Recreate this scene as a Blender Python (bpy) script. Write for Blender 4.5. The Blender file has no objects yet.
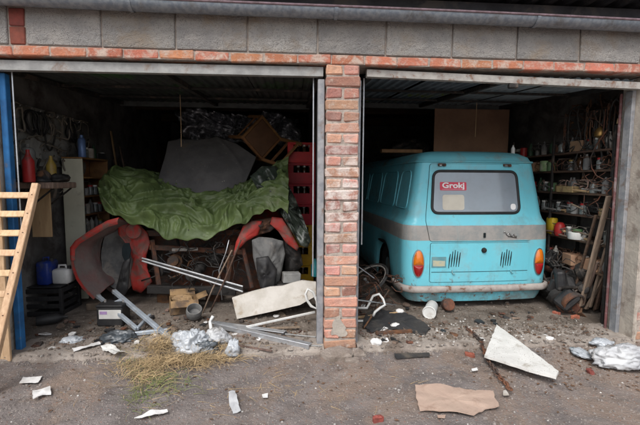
import bpy, bmesh, math, random
from mathutils import Vector, Matrix, Euler, noise

rnd = random.Random(11)
sc = bpy.context.scene
col = sc.collection
rad = math.radians

# ------------------------------------------------------------------ camera
F_PX = 381.47
CAM = Vector((-0.2864, -3.1765, 1.4653))
CR = Vector((0.99711694, -0.07568711, 0.0054108))
CF = Vector((0.07587331, 0.99352166, -0.08460468))
CU = CR.cross(CF).normalized()
cam_data = bpy.data.cameras.new('camera')
cam_data.sensor_fit = 'HORIZONTAL'
cam_data.sensor_width = 36.0
cam_data.lens = F_PX / 640.0 * 36.0
cam_data.clip_start = 0.05
cam_data.clip_end = 500.0
cam = bpy.data.objects.new('camera', cam_data)
col.objects.link(cam)
m3 = Matrix((CR, CU, -CF)).transposed()
cam.matrix_world = Matrix.Translation(CAM) @ m3.to_4x4()
sc.camera = cam

# ------------------------------------------------------------------ sky, sun, exposure
SUN_EL, SUN_AZ = 52.0, 205.0          # azimuth measured clockwise from +Y
world = bpy.data.worlds.new('World')
sc.world = world
world.use_nodes = True
wn = world.node_tree
wn.nodes.clear()
sky = wn.nodes.new('ShaderNodeTexSky')
sky.sky_type = 'NISHITA'
sky.sun_disc = False
sky.sun_elevation = rad(SUN_EL)
sky.sun_rotation = rad(SUN_AZ)
sky.air_density = 1.0
sky.dust_density = 3.0
hsv = wn.nodes.new('ShaderNodeHueSaturation')
hsv.inputs['Saturation'].default_value = 0.35      # clouded-over sky: nearly grey
bg = wn.nodes.new('ShaderNodeBackground')
bg.inputs['Strength'].default_value = 0.13
wo = wn.nodes.new('ShaderNodeOutputWorld')
wn.links.new(sky.outputs[0], hsv.inputs['Color'])
wn.links.new(hsv.outputs[0], bg.inputs['Color'])
wn.links.new(bg.outputs[0], wo.inputs['Surface'])
sun_data = bpy.data.lights.new('sun', 'SUN')
sun_data.energy = 1.0
sun_data.angle = rad(24)
sun_data.color = (1.0, 0.97, 0.93)
sun = bpy.data.objects.new('sun', sun_data)
col.objects.link(sun)
sd = Vector((math.sin(rad(SUN_AZ)) * math.cos(rad(SUN_EL)), math.cos(rad(SUN_AZ)) * math.cos(rad(SUN_EL)), math.sin(rad(SUN_EL))))
sun.rotation_euler = sd.to_track_quat('Z', 'Y').to_euler()
sun.location = (-3, -8, 12)
sc.render.engine = 'CYCLES'
sc.cycles.use_denoising = True
sc.cycles.max_bounces = 8
sc.cycles.diffuse_bounces = 5
sc.cycles.sample_clamp_indirect = 6.0
sc.view_settings.view_transform = 'Standard'
sc.view_settings.look = 'None'
sc.view_settings.exposure = 0.85
sc.view_settings.gamma = 1.0

# ------------------------------------------------------------------ photo pixel -> place
def ray(x, y):
    return CF + CR * ((x - 320) / F_PX) + CU * ((212.5 - y) / F_PX)
def PY(x, y, Y):
    d = ray(x, y); return CAM + d * ((Y - CAM.y) / d.y)
def PZ(x, y, z=0.0):
    d = ray(x, y); return CAM + d * ((z - CAM.z) / d.z)
def PX(x, y, X):
    d = ray(x, y); return CAM + d * ((X - CAM.x) / d.x)

# ------------------------------------------------------------------ mesh collector
class G:
    def __init__(self):
        self.v = []; self.f = []
    def add(self, vs, fs, M=None):
        o = len(self.v)
        for p in vs:
            p = Vector(p)
            self.v.append(M @ p if M else p)
        for f in fs:
            self.f.append(tuple(i + o for i in f))
        return self
    def cbox(self, x0, x1, y0, y1, z0, z1, b=.004, M=None, jit=0.0, rs=None):
        r_ = rs or rnd
        X = (x0, x1); Yy = (y0, y1); Z = (z0, z1)
        vs = []; idx = {}
        for i in (0, 1):
            for j in (0, 1):
                for k in (0, 1):
                    sx, sy, sz = (1, -1)[i], (1, -1)[j], (1, -1)[k]
                    jj = [r_.uniform(-jit, jit) for _ in range(3)] if jit else (0, 0, 0)
                    idx[i, j, k] = len(vs)
                    vs.append((X[i] + jj[0], Yy[j] + sy * b + jj[1], Z[k] + sz * b + jj[2]))
                    vs.append((X[i] + sx * b + jj[0], Yy[j] + jj[1], Z[k] + sz * b + jj[2]))
                    vs.append((X[i] + sx * b + jj[0], Yy[j] + sy * b + jj[1], Z[k] + jj[2]))
        fs = []
        q = [(0, 0), (1, 0), (1, 1), (0, 1)]
        for i in (0, 1):
            fs.append([idx[i, a, c] for a, c in q])
            fs.append([idx[a, i, c] + 1 for a, c in q])
            fs.append([idx[a, c, i] + 2 for a, c in q])
        for a in (0, 1):
            for c in (0, 1):
                fs.append([idx[a, c, 0], idx[a, c, 1], idx[a, c, 1] + 1, idx[a, c, 0] + 1])
                fs.append([idx[a, 0, c], idx[a, 1, c], idx[a, 1, c] + 2, idx[a, 0, c] + 2])
                fs.append([idx[0, a, c] + 1, idx[1, a, c] + 1, idx[1, a, c] + 2, idx[0, a, c] + 2])
        for k in idx.values():
            fs.append([k, k + 1, k + 2])
        return self.add(vs, fs, M)
    def tube(self, pts, r, n=8, closed=False, flat=1.0, up=None, M=None):
        pts = [Vector(p) for p in pts]
        N = len(pts)
        rr = r if isinstance(r, (list, tuple)) else [r] * N
        vs = []; prev = None
        for i, p in enumerate(pts):
            if closed:
                t = (pts[(i + 1) % N] - pts[i - 1])
            else:
                t = pts[min(i + 1, N - 1)] - pts[max(i - 1, 0)]
            t.normalize()
            if prev is None:
                a = Vector(up) if up else (Vector((0, 0, 1)) if abs(t.z) < .9 else Vector((1, 0, 0)))
            else:
                a = prev
            a = (a - t * a.dot(t)).normalized(); prev = a
            b = t.cross(a)
            for k in range(n):
                th = 2 * math.pi * (k + .5) / n
                vs.append(p + a * (math.cos(th) * rr[i]) + b * (math.sin(th) * rr[i] * flat))
        fs = []
        for i in range(N if closed else N - 1):
            j = (i + 1) % N
            for k in range(n):
                fs.append((i * n + k, i * n + (k + 1) % n, j * n + (k + 1) % n, j * n + k))
        if not closed:
            fs.append(tuple(range(n))); fs.append(tuple((N - 1) * n + k for k in range(n)))
        return self.add(vs, fs, M)
    def lathe(self, prof, n=16, M=None):
        vs = []; fs = []
        for r, z in prof:
            for k in range(n):
                th = 2 * math.pi * k / n
                vs.append((r * math.cos(th), r * math.sin(th), z))
        for i in range(len(prof) - 1):
            for k in range(n):
                fs.append((i * n + k, i * n + (k + 1) % n, (i + 1) * n + (k + 1) % n, (i + 1) * n + k))
        fs.append(tuple(range(n))); fs.append(tuple((len(prof) - 1) * n + k for k in range(n)))
        return self.add(vs, fs, M)
    def prism(self, poly, z0, z1, M=None):
        n = len(poly)
        vs = [(p[0], p[1], z0) for p in poly] + [(p[0], p[1], z1) for p in poly]
        fs = [tuple(range(n)), tuple(range(n, 2 * n))] + [(i, (i + 1) % n, n + (i + 1) % n, n + i) for i in range(n)]
        return self.add(vs, fs, M)
    def grid(self, fn, nu, nv, thick=0.0, nrm=None):
        vs = [fn(i / nu, j / nv) for j in range(nv + 1) for i in range(nu + 1)]
        W = nu + 1
        fs = [(j * W + i, j * W + i + 1, (j + 1) * W + i + 1, (j + 1) * W + i) for j in range(nv) for i in range(nu)]
        if thick:
            d = Vector(nrm) * thick
            n = len(vs)
            vs = vs + [Vector(v) + d for v in vs]
            fs = fs + [tuple(n + a for a in reversed(f)) for f in fs]
            for i in range(nu):
                fs.append((i, i + 1, n + i + 1, n + i)); a = nv * W + i; fs.append((a, a + 1, n + a + 1, n + a))
            for j in range(nv):
                a = j * W; fs.append((a, a + W, n + a + W, n + a)); a = j * W + nu; fs.append((a, a + W, n + a + W, n + a))
        return self.add(vs, fs)

def mesh(g, smooth=False, angle=None, recalc=True):
    me = bpy.data.meshes.new('m')
    me.from_pydata([tuple(v) for v in g.v], [], g.f)
    if recalc:
        bm = bmesh.new(); bm.from_mesh(me)
        bmesh.ops.recalc_face_normals(bm, faces=bm.faces)
        bm.to_mesh(me); bm.free()
    if smooth:
        for p in me.polygons: p.use_smooth = True
        if angle:
            try: me.set_sharp_from_angle(angle=rad(angle))
            except Exception: pass
    return me

def tag(o, label=None, cat=None, group=None, kind=None):
    if label: o['label'] = label
    if cat: o['category'] = cat
    if group: o['group'] = group
    if kind: o['kind'] = kind
    return o

def obj(name, g, mt, parent=None, loc=None, rot=None, smooth=False, angle=None, scale=None):
    me = mesh(g, smooth, angle) if isinstance(g, G) else g
    if mt is not None and not me.materials:
        me.materials.append(mt)
    o = bpy.data.objects.new(name, me)
    col.objects.link(o)
    if loc is not None: o.location = loc
    if rot is not None: o.rotation_euler = rot
    if scale is not None: o.scale = scale
    if parent is not None: o.parent = parent
    return o

def thing(name, label, cat, loc=(0, 0, 0), rot=(0, 0, 0), group=None):
    o = bpy.data.objects.new(name, None)
    o.empty_display_size = .1
    col.objects.link(o)
    o.location = loc; o.rotation_euler = rot
    return tag(o, label, cat, group)

def one(name, label, cat, g, mt, group=None, **k):
    return tag(obj(name, g, mt, **k), label, cat, group)

def fbm(p, o=4, s=1.0):
    return noise.fractal(Vector(p) * s, .55, 2.1, o, noise_basis='PERLIN_ORIGINAL')
def ridge(p, s=1.0):
    return 1 - abs(noise.noise(Vector(p) * s)) * 2

# ------------------------------------------------------------------ materials
def nd(nt, t, **k):
    n = nt.nodes.new(t)
    for a, b in k.items(): setattr(n, a, b)
    return n
def mixc(nt, fac, a, b, mode='MIX'):
    n = nd(nt, 'ShaderNodeMix', data_type='RGBA', blend_type=mode)
    L = nt.links
    for i, v in ((0, fac), (6, a), (7, b)):
        if isinstance(v, bpy.types.NodeSocket): L.new(v, n.inputs[i])
        elif i == 0: n.inputs[0].default_value = v
        else: n.inputs[i].default_value = (*v, 1) if len(v) == 3 else v
    return n.outputs[2]
def mth(nt, op, a, b=None, clamp=False):
    n = nd(nt, 'ShaderNodeMath', operation=op, use_clamp=clamp)
    for i, v in ((0, a), (1, b)):
        if v is None: continue
        if isinstance(v, bpy.types.NodeSocket): nt.links.new(v, n.inputs[i])
        else: n.inputs[i].default_value = v
    return n.outputs[0]
def nz(nt, vec, scale, detail=6, rough=.6, dist=0.0):
    n = nd(nt, 'ShaderNodeTexNoise')
    n.inputs['Scale'].default_value = scale; n.inputs['Detail'].default_value = detail
    n.inputs['Roughness'].default_value = rough; n.inputs['Distortion'].default_value = dist
    nt.links.new(vec, n.inputs['Vector']); return n.outputs[0]
def ramp(nt, v, a, b):
    n = nd(nt, 'ShaderNodeMapRange', interpolation_type='SMOOTHSTEP')
    n.inputs[1].default_value = a; n.inputs[2].default_value = b
    nt.links.new(v, n.inputs[0]); return n.outputs[0]

MATS = {}
def mat(name, c1, c2=None, rough=.8, metal=0.0, scale=7.0, bump=.25, bscale=40.0, rand=0.0, dirt=None, dscale=3.0, dlim=(.5, .65),
        spec=.35, coord='W', stretch=None, lim=(.35, .65), trans=0.0, coat=0.0, extra=None, alpha=None, ior=None, bdist=.01, speck=None):
    m = bpy.data.materials.new(name); m.use_nodes = True
    nt = m.node_tree; nt.nodes.clear(); L = nt.links
    out = nd(nt, 'ShaderNodeOutputMaterial'); b = nd(nt, 'ShaderNodeBsdfPrincipled')
    L.new(b.outputs[0], out.inputs[0])
    if coord == 'W': vec = nd(nt, 'ShaderNodeNewGeometry').outputs['Position']
    else: vec = nd(nt, 'ShaderNodeTexCoord').outputs['Object']
    if stretch:
        mp = nd(nt, 'ShaderNodeMapping'); mp.inputs['Scale'].default_value = stretch
        L.new(vec, mp.inputs[0]); vec = mp.outputs[0]
    if c2 is None: c2 = tuple(x * .72 for x in c1)
    c = mixc(nt, ramp(nt, nz(nt, vec, scale), *lim), c1, c2)
    if rand:
        oi = nd(nt, 'ShaderNodeObjectInfo')
        h = nd(nt, 'ShaderNodeHueSaturation')
        L.new(mth(nt, 'MULTIPLY_ADD', oi.outputs['Random'], rand * 2), h.inputs['Value'])
        h.inputs['Value'].links[0].from_node.inputs[2].default_value = 1 - rand
        r2 = mth(nt, 'FRACT', mth(nt, 'MULTIPLY', oi.outputs['Random'], 7.31))
        hh = nd(nt, 'ShaderNodeMath', operation='MULTIPLY_ADD'); L.new(r2, hh.inputs[0]); hh.inputs[1].default_value = rand * .12; hh.inputs[2].default_value = .5 - rand * .06
        L.new(hh.outputs[0], h.inputs['Hue'])
        L.new(c, h.inputs['Color']); c = h.outputs[0]
    ro = mth(nt, 'MULTIPLY_ADD', nz(nt, vec, scale * 2.3), .3)
    ro.node.inputs[2].default_value = rough - .15
    if speck:
        sc_, sz, scol = speck
        vo = nd(nt, 'ShaderNodeTexVoronoi'); vo.inputs['Scale'].default_value = sc_
        L.new(vec, vo.inputs['Vector'])
        f = mth(nt, 'MULTIPLY', mth(nt, 'LESS_THAN', vo.outputs['Distance'], sz), ramp(nt, nz(nt, vec, sc_ * .31, 2), .42, .6))
        c = mixc(nt, f, c, scol)
    if dirt:
        f = ramp(nt, nz(nt, vec, dscale, 9, .68, .4), *dlim)
        c = mixc(nt, f, c, dirt)
        ro = mth(nt, 'MAXIMUM', ro, mth(nt, 'MULTIPLY', f, .85))
    if extra: c = extra(nt, vec, c)
    L.new(c, b.inputs['Base Color']); L.new(ro, b.inputs['Roughness'])
    b.inputs['Metallic'].default_value = metal
    b.inputs['Specular IOR Level'].default_value = spec
    b.inputs['Transmission Weight'].default_value = trans
    b.inputs['Coat Weight'].default_value = coat
    if ior: b.inputs['IOR'].default_value = ior
    if alpha is not None: b.inputs['Alpha'].default_value = alpha
    if bump:
        bp = nd(nt, 'ShaderNodeBump'); bp.inputs['Strength'].default_value = bump; bp.inputs['Distance'].default_value = bdist
        h = mth(nt, 'ADD', nz(nt, vec, bscale, 8, .65), mth(nt, 'MULTIPLY', nz(nt, vec, bscale * .22, 4), 1.5))
        L.new(h, bp.inputs['Height']); L.new(bp.outputs[0], b.inputs['Normal'])
    MATS[name] = m
    return m

def zmask(nt, lo, hi, soft=.25):
    g = nd(nt, 'ShaderNodeNewGeometry'); s = nd(nt, 'ShaderNodeSeparateXYZ'); nt.links.new(g.outputs['Position'], s.inputs[0])
    return mth(nt, 'MULTIPLY', ramp(nt, s.outputs[2], lo - soft, lo + soft), ramp(nt, s.outputs[2], hi + soft, hi - soft))

def white_smear(nt, vec, c):                       # old limewash left on the middle of the pillar
    f = mth(nt, 'MULTIPLY', ramp(nt, nz(nt, vec, 9.0, 8, .7, .3), .40, .60), zmask(nt, .95, 1.75, .4))
    c = mixc(nt, mth(nt, 'MULTIPLY', f, .85), c, (.66, .60, .56))
    f2 = ramp(nt, nz(nt, vec, 16.0, 8, .7), .52, .70)
    return mixc(nt, mth(nt, 'MULTIPLY', f2, .7), c, (.55, .47, .40))
def mortar_smear(nt, vec, c):
    f = ramp(nt, nz(nt, vec, 9.0, 8, .72, .5), .44, .62)
    return mixc(nt, mth(nt, 'MULTIPLY', f, .85), c, (.54, .44, .37))

BRICK_P = mat('pillar_brick', (.47, .235, .17), (.40, .22, .17), .9, scale=12, bump=.7, bscale=60, rand=.34, dirt=(.24, .15, .12), dscale=9, dlim=(.56, .75), extra=white_smear)
BRICK_L = mat('lintel_brick', (.52, .20, .115), (.46, .19, .12), .9, scale=9, bump=.8, bscale=60, rand=.2, dirt=(.30, .17, .12), dscale=6, dlim=(.55, .75), extra=mortar_smear)
BRICK_D = mat('dark_red_brick', (.30, .09, .06), (.20, .07, .05), .9, scale=9, bump=.6, bscale=60, rand=.2)
MORTAR = mat('mortar', (.44, .38, .33), (.32, .27, .235), .95, scale=20, bump=.8, bscale=70)
BLOCK = mat('concrete_block', (.52, .49, .455), (.40, .385, .37), .95, scale=5, bump=1.0, bscale=95, rand=.14, dirt=(.42, .34, .26), dscale=2.4, dlim=(.48, .7), bdist=.03, speck=(120, .34, (.25, .235, .23)))
PLASTER = mat('old_plaster', (.46, .41, .35), (.36, .32, .28), .95, scale=5, bump=.6, bscale=35, dirt=(.22, .18, .15), dscale=4, dlim=(.5, .68))
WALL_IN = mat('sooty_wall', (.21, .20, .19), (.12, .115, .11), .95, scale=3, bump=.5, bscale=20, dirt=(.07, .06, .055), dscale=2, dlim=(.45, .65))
GALV = mat('galvanised', (.30, .33, .36), (.20, .23, .27), .55, metal=.55, scale=26, bump=.15, bscale=30, dirt=(.16, .15, .14), dscale=5, dlim=(.52, .75))
LIPRUST = mat('gutter_lip', (.28, .20, .23), (.17, .12, .13), .7, scale=20, bump=.2)
ROOF = mat('roof_sheet', (.05, .05, .058), (.03, .03, .035), .7, scale=4, bump=.2, dirt=(.09, .08, .075), dscale=3)
STEELG = mat('grey_steel', (.34, .34, .33), (.24, .24, .235), .6, metal=.1, scale=9, bump=.3, dirt=(.22, .17, .14), dscale=6, dlim=(.50, .68))
STEELP = mat('pitted_steel', (.40, .38, .35), (.30, .28, .26), .7, metal=.1, scale=14, bump=.4, dirt=(.22, .13, .09), dscale=14, dlim=(.52, .66))
FRAMEM = mat('frame_steel', (.33, .33, .34), (.22, .23, .25), .6, metal=.2, scale=12, bump=.3, dirt=(.20, .14, .11), dscale=7, dlim=(.52, .7))
BLUEP = mat('blue_paint', (.03, .17, .42), (.025, .12, .30), .6, scale=10, bump=.3, dirt=(.15, .16, .18), dscale=9, dlim=(.57, .7))
DIMRAIL = mat('dim_rail', (.12, .13, .13), (.08, .085, .085), .6, metal=.1, bump=.2)
DOOR_L = mat('door_underside_dark', (.07, .07, .07), (.035, .04, .04), .6, scale=2, bump=.2, dirt=(.04, .09, .035), dscale=1.6, dlim=(.52, .66))  # green patches paint faint coloured reflections into the sheet
DOOR_R = mat('door_underside_blue', (.16, .19, .22), (.09, .11, .13), .55, scale=2.5, bump=.2, dirt=(.20, .25, .06), dscale=1.7, dlim=(.56, .68))  # yellow-green patches are reflected light put into the colour
DOOR_SKYLIT = mat('door_underside_skylit', (.36, .41, .45), (.27, .31, .34), .55, scale=2.5, bump=.2, dirt=(.20, .21, .20), dscale=2, dlim=(.54, .7))  # paler sheet colour with the sky bounce painted in
WOOD_DK = mat('dark_wood', (.10, .06, .04), (.06, .04, .028), .85, scale=10, bump=.4, stretch=(1, 1, 6), rand=.25)
WOOD_PALE = mat('pale_pine', (.62, .44, .27), (.50, .33, .19), .7, scale=9, bump=.3, bscale=25, stretch=(5, 5, 1), rand=.12, dirt=(.35, .23, .14), dscale=12, dlim=(.60, .72))
WOOD_CH = mat('chair_wood', (.30, .15, .06), (.20, .10, .04), .6, scale=10, bump=.2, rand=.15, coord='O')
WOOD_GR = mat('grey_plank', (.24, .17, .13), (.15, .11, .085), .9, scale=9, bump=.6, stretch=(3, 3, .5), rand=.3)
PLY = mat('plywood', (.48, .33, .18), (.40, .26, .14), .75, scale=6, bump=.15, stretch=(4, 4, .6), dirt=(.28, .18, .10), dscale=7, dlim=(.6, .72))
CREAM = mat('cream_laminate', (.66, .65, .52), (.60, .59, .47), .6, scale=4, bump=.05, dirt=(.35, .32, .24), dscale=6, dlim=(.58, .75))
CONC = mat('threshold_concrete', (.36, .315, .275), (.27, .23, .20), .95, scale=5, bump=.9, bscale=50, dirt=(.17, .135, .11), dscale=2.6, dlim=(.45, .66), speck=(110, .3, (.45, .42, .38)))
FLOOR = mat('garage_floor_dirt', (.22, .185, .155), (.14, .115, .095), .95, scale=3.5, bump=1.0, bscale=45, dirt=(.09, .07, .055), dscale=3, dlim=(.45, .68), speck=(70, .26, (.40, .37, .33)))
def ground_extra(nt, vec, c):
    f = ramp(nt, nz(nt, vec, 1.3, 8, .72, .6), .44, .60)
    c = mixc(nt, mth(nt, 'MULTIPLY', f, .75), c, (.27, .20, .155))
    fl_ = ramp(nt, nz(nt, vec, 1.7, 9, .75, .8), .57, .68)
    c = mixc(nt, mth(nt, 'MULTIPLY', fl_, .6), c, (.34, .31, .29))
    f = ramp(nt, nz(nt, vec, 2.3, 9, .75, .3), .52, .66)
    c = mixc(nt, mth(nt, 'MULTIPLY', f, .7), c, (.125, .105, .096))
    v = nd(nt, 'ShaderNodeTexVoronoi'); v.inputs['Scale'].default_value = 85; nt.links.new(vec, v.inputs['Vector'])
    s = nd(nt, 'ShaderNodeSeparateColor'); nt.links.new(v.outputs['Color'], s.inputs[0])
    f = mth(nt, 'MULTIPLY', mth(nt, 'LESS_THAN', v.outputs['Distance'], .33), mth(nt, 'GREATER_THAN', s.outputs[0], .86))
    c = mixc(nt, f, c, (.42, .38, .34))
    f = mth(nt, 'MULTIPLY', mth(nt, 'LESS_THAN', v.outputs['Distance'], .3), mth(nt, 'GREATER_THAN', s.outputs[1], .93))
    return mixc(nt, f, c, (.30, .12, .07))
GROUND = mat('worn_asphalt', (.235, .205, .193), (.17, .147, .138), .95, scale=4, bump=1.0, bscale=70, bdist=.014, extra=ground_extra)
STONE = mat('gravel_stone', (.31, .275, .25), (.22, .195, .175), .95, scale=30, bump=.4, rand=.2)
WHITEC = mat('white_crumbs', (.58, .56, .53), (.40, .385, .36), .9, scale=25, bump=.3)
LEAFM = mat('dead_leaves', (.16, .085, .05), (.11, .07, .045), .9, scale=30, bump=.2)
STRAW = mat('dry_grass', (.52, .38, .21), (.34, .25, .14), .9, scale=9, bump=0)
STRAWG = mat('green_grass', (.14, .18, .06), (.22, .22, .09), .9, scale=9, bump=0)
REDP = mat('red_car_paint', (.50, .04, .03), (.38, .05, .042), .6, scale=9, bump=.35, dirt=(.20, .11, .09), dscale=8, dlim=(.44, .62), coat=.05)
REDIN = mat('dusty_red_inside', (.24, .13, .12), (.20, .155, .145), .95, scale=6, bump=.6, bscale=30, dirt=(.22, .19, .17), dscale=4, dlim=(.4, .65))
ARCHG = mat('grey_arch_liner', (.19, .19, .185), (.12, .12, .12), .9, scale=8, bump=.5, bscale=30, dirt=(.26, .235, .21), dscale=5, dlim=(.5, .68))
RUST = mat('rust', (.17, .075, .04), (.09, .05, .035), .95, scale=14, bump=.7, bscale=50, dirt=(.06, .05, .045), dscale=6, dlim=(.45, .62), rand=.2)
GREASE = mat('greasy_metal', (.045, .042, .04), (.03, .028, .027), .6, metal=.3, scale=12, bump=.5, dirt=(.13, .10, .08), dscale=7, dlim=(.52, .68), rand=.2)
BLACKP = mat('black_plastic', (.022, .022, .024), (.035, .034, .034), .5, scale=14, bump=.2, dirt=(.10, .09, .08), dscale=8, dlim=(.58, .75), rand=.2)
RUBBER = mat('rubber', (.03, .03, .03), (.05, .047, .045), .85, scale=14, bump=.4, dirt=(.12, .10, .085), dscale=5, dlim=(.5, .7))
TARP = mat('green_tarp', (.122, .17, .058), (.085, .122, .044), .45, scale=5, bump=.5, bscale=16, dirt=(.20, .22, .14), dscale=4, dlim=(.54, .72))
PLASTG = mat('dark_green_film', (.05, .065, .05), (.03, .04, .032), .3, scale=7, bump=.5, bscale=18, dirt=(.16, .17, .14), dscale=6, dlim=(.56, .7), spec=.6)
FELT = mat('dusty_grey_cover', (.125, .12, .12), (.09, .087, .088), .95, scale=4, bump=.2, bscale=60, dirt=(.13, .11, .09), dscale=5, dlim=(.6, .75), speck=(14, .07, (.4, .37, .3)))
FILM = mat('silvery_film', (.62, .64, .68), (.25, .26, .29), .25, metal=.6, scale=10, bump=.3, bscale=14)
CRATER = mat('red_crate', (.42, .015, .02), (.34, .015, .02), .5, scale=8, bump=.05, dirt=(.20, .03, .03), dscale=7, dlim=(.56, .75), rand=.1)
CRATEY = mat('yellow_crate', (.55, .33, .02), (.45, .26, .02), .5, scale=8, bump=.05, dirt=(.25, .17, .05), dscale=7, dlim=(.56, .75), rand=.1)
GLASSB = mat('brown_glass', (.06, .03, .015), (.04, .02, .01), .15, spec=.6, bump=0)
GLASSC = mat('dusty_clear_glass', (.30, .33, .32), (.22, .24, .235), .25, spec=.6, bump=.05, trans=.35, rand=.2)
CAPW = mat('white_cap', (.72, .71, .68), (.6, .59, .56), .6, bump=.05)
WHITEP = mat('white_plastic', (.74, .74, .72), (.62, .62, .60), .45, scale=8, bump=.08, dirt=(.45, .41, .36), dscale=8, dlim=(.58, .74))
ALU = mat('aluminium', (.62, .64, .66), (.50, .52, .55), .4, metal=.75, scale=14, bump=.12, dirt=(.36, .33, .30), dscale=8, dlim=(.55, .72))
ZINC = mat('zinc_blue_tube', (.42, .47, .52), (.33, .37, .42), .5, metal=.35, scale=10, bump=.15, dirt=(.27, .23, .20), dscale=7, dlim=(.55, .7))
BOARDW = mat('dirty_white_board', (.56, .53, .49), (.45, .42, .375), .8, scale=5, bump=.25, dirt=(.30, .235, .165), dscale=4.5, dlim=(.50, .70))
BOARDW2 = mat('white_panel', (.70, .69, .66), (.60, .59, .56), .75, scale=7, bump=.3, dirt=(.34, .30, .25), dscale=8, dlim=(.56, .72), speck=(60, .2, (.25, .22, .19)))
CARD = mat('wet_cardboard', (.46, .34, .27), (.40, .29, .23), .9, scale=5, bump=.3, dirt=(.30, .20, .15), dscale=6, dlim=(.52, .7))
CARDD = mat('brown_cardboard', (.33, .20, .125), (.26, .155, .10), .9, scale=4, bump=.15, rand=.15)
CARDT = mat('stained_carton', (.34, .22, .11), (.24, .15, .08), .9, scale=6, bump=.4, dirt=(.12, .085, .06), dscale=6, dlim=(.46, .62))
PAPER = mat('litter_paper', (.74, .73, .72), (.60, .59, .57), .85, scale=14, bump=.2, dirt=(.40, .37, .33), dscale=12, dlim=(.55, .7))
BAG = mat('thin_plastic_bag', (.66, .70, .74), (.52, .55, .59), .3, scale=6, bump=.25, bscale=18, trans=.3, spec=.55, dirt=(.36, .34, .31), dscale=6, dlim=(.56, .72))
BAGW = mat('white_plastic_bag', (.66, .67, .68), (.5, .51, .53), .35, scale=6, bump=.25, bscale=18, trans=.25, spec=.3, dirt=(.30, .29, .28), dscale=5, dlim=(.5, .62))
BAGDK = mat('dark_plastic_bag', (.07, .085, .10), (.05, .055, .06), .3, scale=9, bump=.4, bscale=30, spec=.6, dirt=(.20, .21, .22), dscale=7, dlim=(.52, .66))
MAT_BK = mat('black_rubber_mat', (.032, .032, .034), (.05, .048, .046), .85, scale=6, bump=.6, bscale=60, dirt=(.10, .085, .07), dscale=4, dlim=(.5, .68))
BLUEC = mat('blue_canister', (.02, .045, .26), (.015, .035, .20), .4, bump=.05, dirt=(.06, .07, .14), dscale=7)
REDB = mat('red_bottle', (.40, .03, .03), (.32, .02, .02), .4, bump=.05, dirt=(.2, .07, .06), dscale=8)
YELB = mat('yellow_bottle', (.36, .25, .05), (.28, .19, .04), .4, bump=.05, dirt=(.22, .15, .06), dscale=8)
GREENB = mat('green_tin', (.10, .20, .09), (.08, .15, .07), .5, bump=.05, dirt=(.15, .14, .10), dscale=8)
SPRAYB = mat('blue_spray_can', (.16, .26, .50), (.12, .20, .42), .35, metal=.2, bump=.03)
TANB = mat('tan_box', (.36, .25, .13), (.30, .20, .10), .8, bump=.1, rand=.2, dirt=(.18, .12, .07), dscale=8)
REDPIPE = mat('red_oxide_paint', (.16, .065, .065), (.11, .05, .05), .7, scale=9, bump=.3, dirt=(.22, .18, .18), dscale=8, dlim=(.48, .64))
GASKET = mat('dusty_gasket', (.24, .21, .175), (.16, .145, .12), .9, bump=.2, rand=.3)

# ------------------------------------------------------------------ ground, floor, thresholds
def spread(a, b, n_in, far_lo, far_hi):
    out = [far_lo, far_lo * .5, far_lo * .25] if far_lo < a * 2 else [far_lo]
    out += [a + (b - a) * i / n_in for i in range(n_in + 1)]
    return out + [far_hi * .25, far_hi * .5, far_hi]
def ground_h(x, y):
    d = 1.0 if -3.3 < y < 7 and abs(x) < 5 else .3
    return d * (.012 * fbm((x, y, 0), 4, 1.7) + .006 * fbm((x, y, 4), 3, 9))
gx = spread(-4.6, 4.6, 200, -160, 160)
gy = spread(-3.4, .4, 90, -160, 160)
g = G()
nx, ny = len(gx), len(gy)
g.add([(x, y, ground_h(x, y) - .006 - (.03 if y > .1 else 0)) for y in gy for x in gx],
      [(j * nx + i, j * nx + i + 1, (j + 1) * nx + i + 1, (j + 1) * nx + i) for j in range(ny - 1) for i in range(nx - 1)])
tag(obj('ground', g, GROUND, smooth=True), 'worn grey asphalt forecourt with dirt and litter', 'ground', kind='structure')

def floor_bay(name, x0, x1, label):
    def fn(u, v):
        x = x0 + (x1 - x0) * u; y = .12 + (5.9 - .12) * v * v * .55 + (5.9 - .12) * v * .45
        return (x, y, .018 + .010 * fbm((x, y, 2), 4, 2.2) + .006 * fbm((x, y, 9), 3, 11))
    g = G().grid(fn, 70, 110)
    return tag(obj(name, g, FLOOR, smooth=True), label, 'floor', kind='structure')
floor_bay('garage_floor', -3.05, .05, 'dark earthy floor of the garage with the red car')
floor_bay('garage_floor', .24, 3.3, 'dark earthy floor of the garage with the van')

def sill(name, x0, x1, yb, h, label, seed):
    n = 60
    fr = [(x0 + (x1 - x0) * i / n, -.055 + .03 * fbm((x0 + (x1 - x0) * i / n, seed, 0), 4, 3.0) + .012 * rnd.uniform(-1, 1)) for i in range(n + 1)]
    g = G()
    nv = 10
    def fn(u, v):
        i = u * n; k = min(int(round(i)), n)
        x, y0 = fr[k]
        y = y0 + (yb - y0) * v
        z = h + .010 * fbm((x, y, seed), 4, 4) - (.02 if v == 0 else 0)
        return (x, y, z if v > 0 else z - .004)
    g.grid(fn, n, nv)
    g2 = G(); g2.v = g.v; g2.f = g.f
    base = len(g.v)
    W = n + 1
    for i in range(n + 1): g2.v.append(Vector((g.v[i][0], g.v[i][1] - .006, -.03)))
    for i in range(n): g2.f.append((i, i + 1, base + i + 1, base + i))
    return tag(obj(name, g2, CONC, smooth=True, angle=40), label, 'threshold', kind='structure')
sill('concrete_threshold', -2.62, -.005, .34, .034, 'crumbling concrete threshold below the red car', 3)
sill('concrete_threshold', .285, 2.84, .36, .032, 'crumbling concrete threshold below the van', 8)

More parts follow.
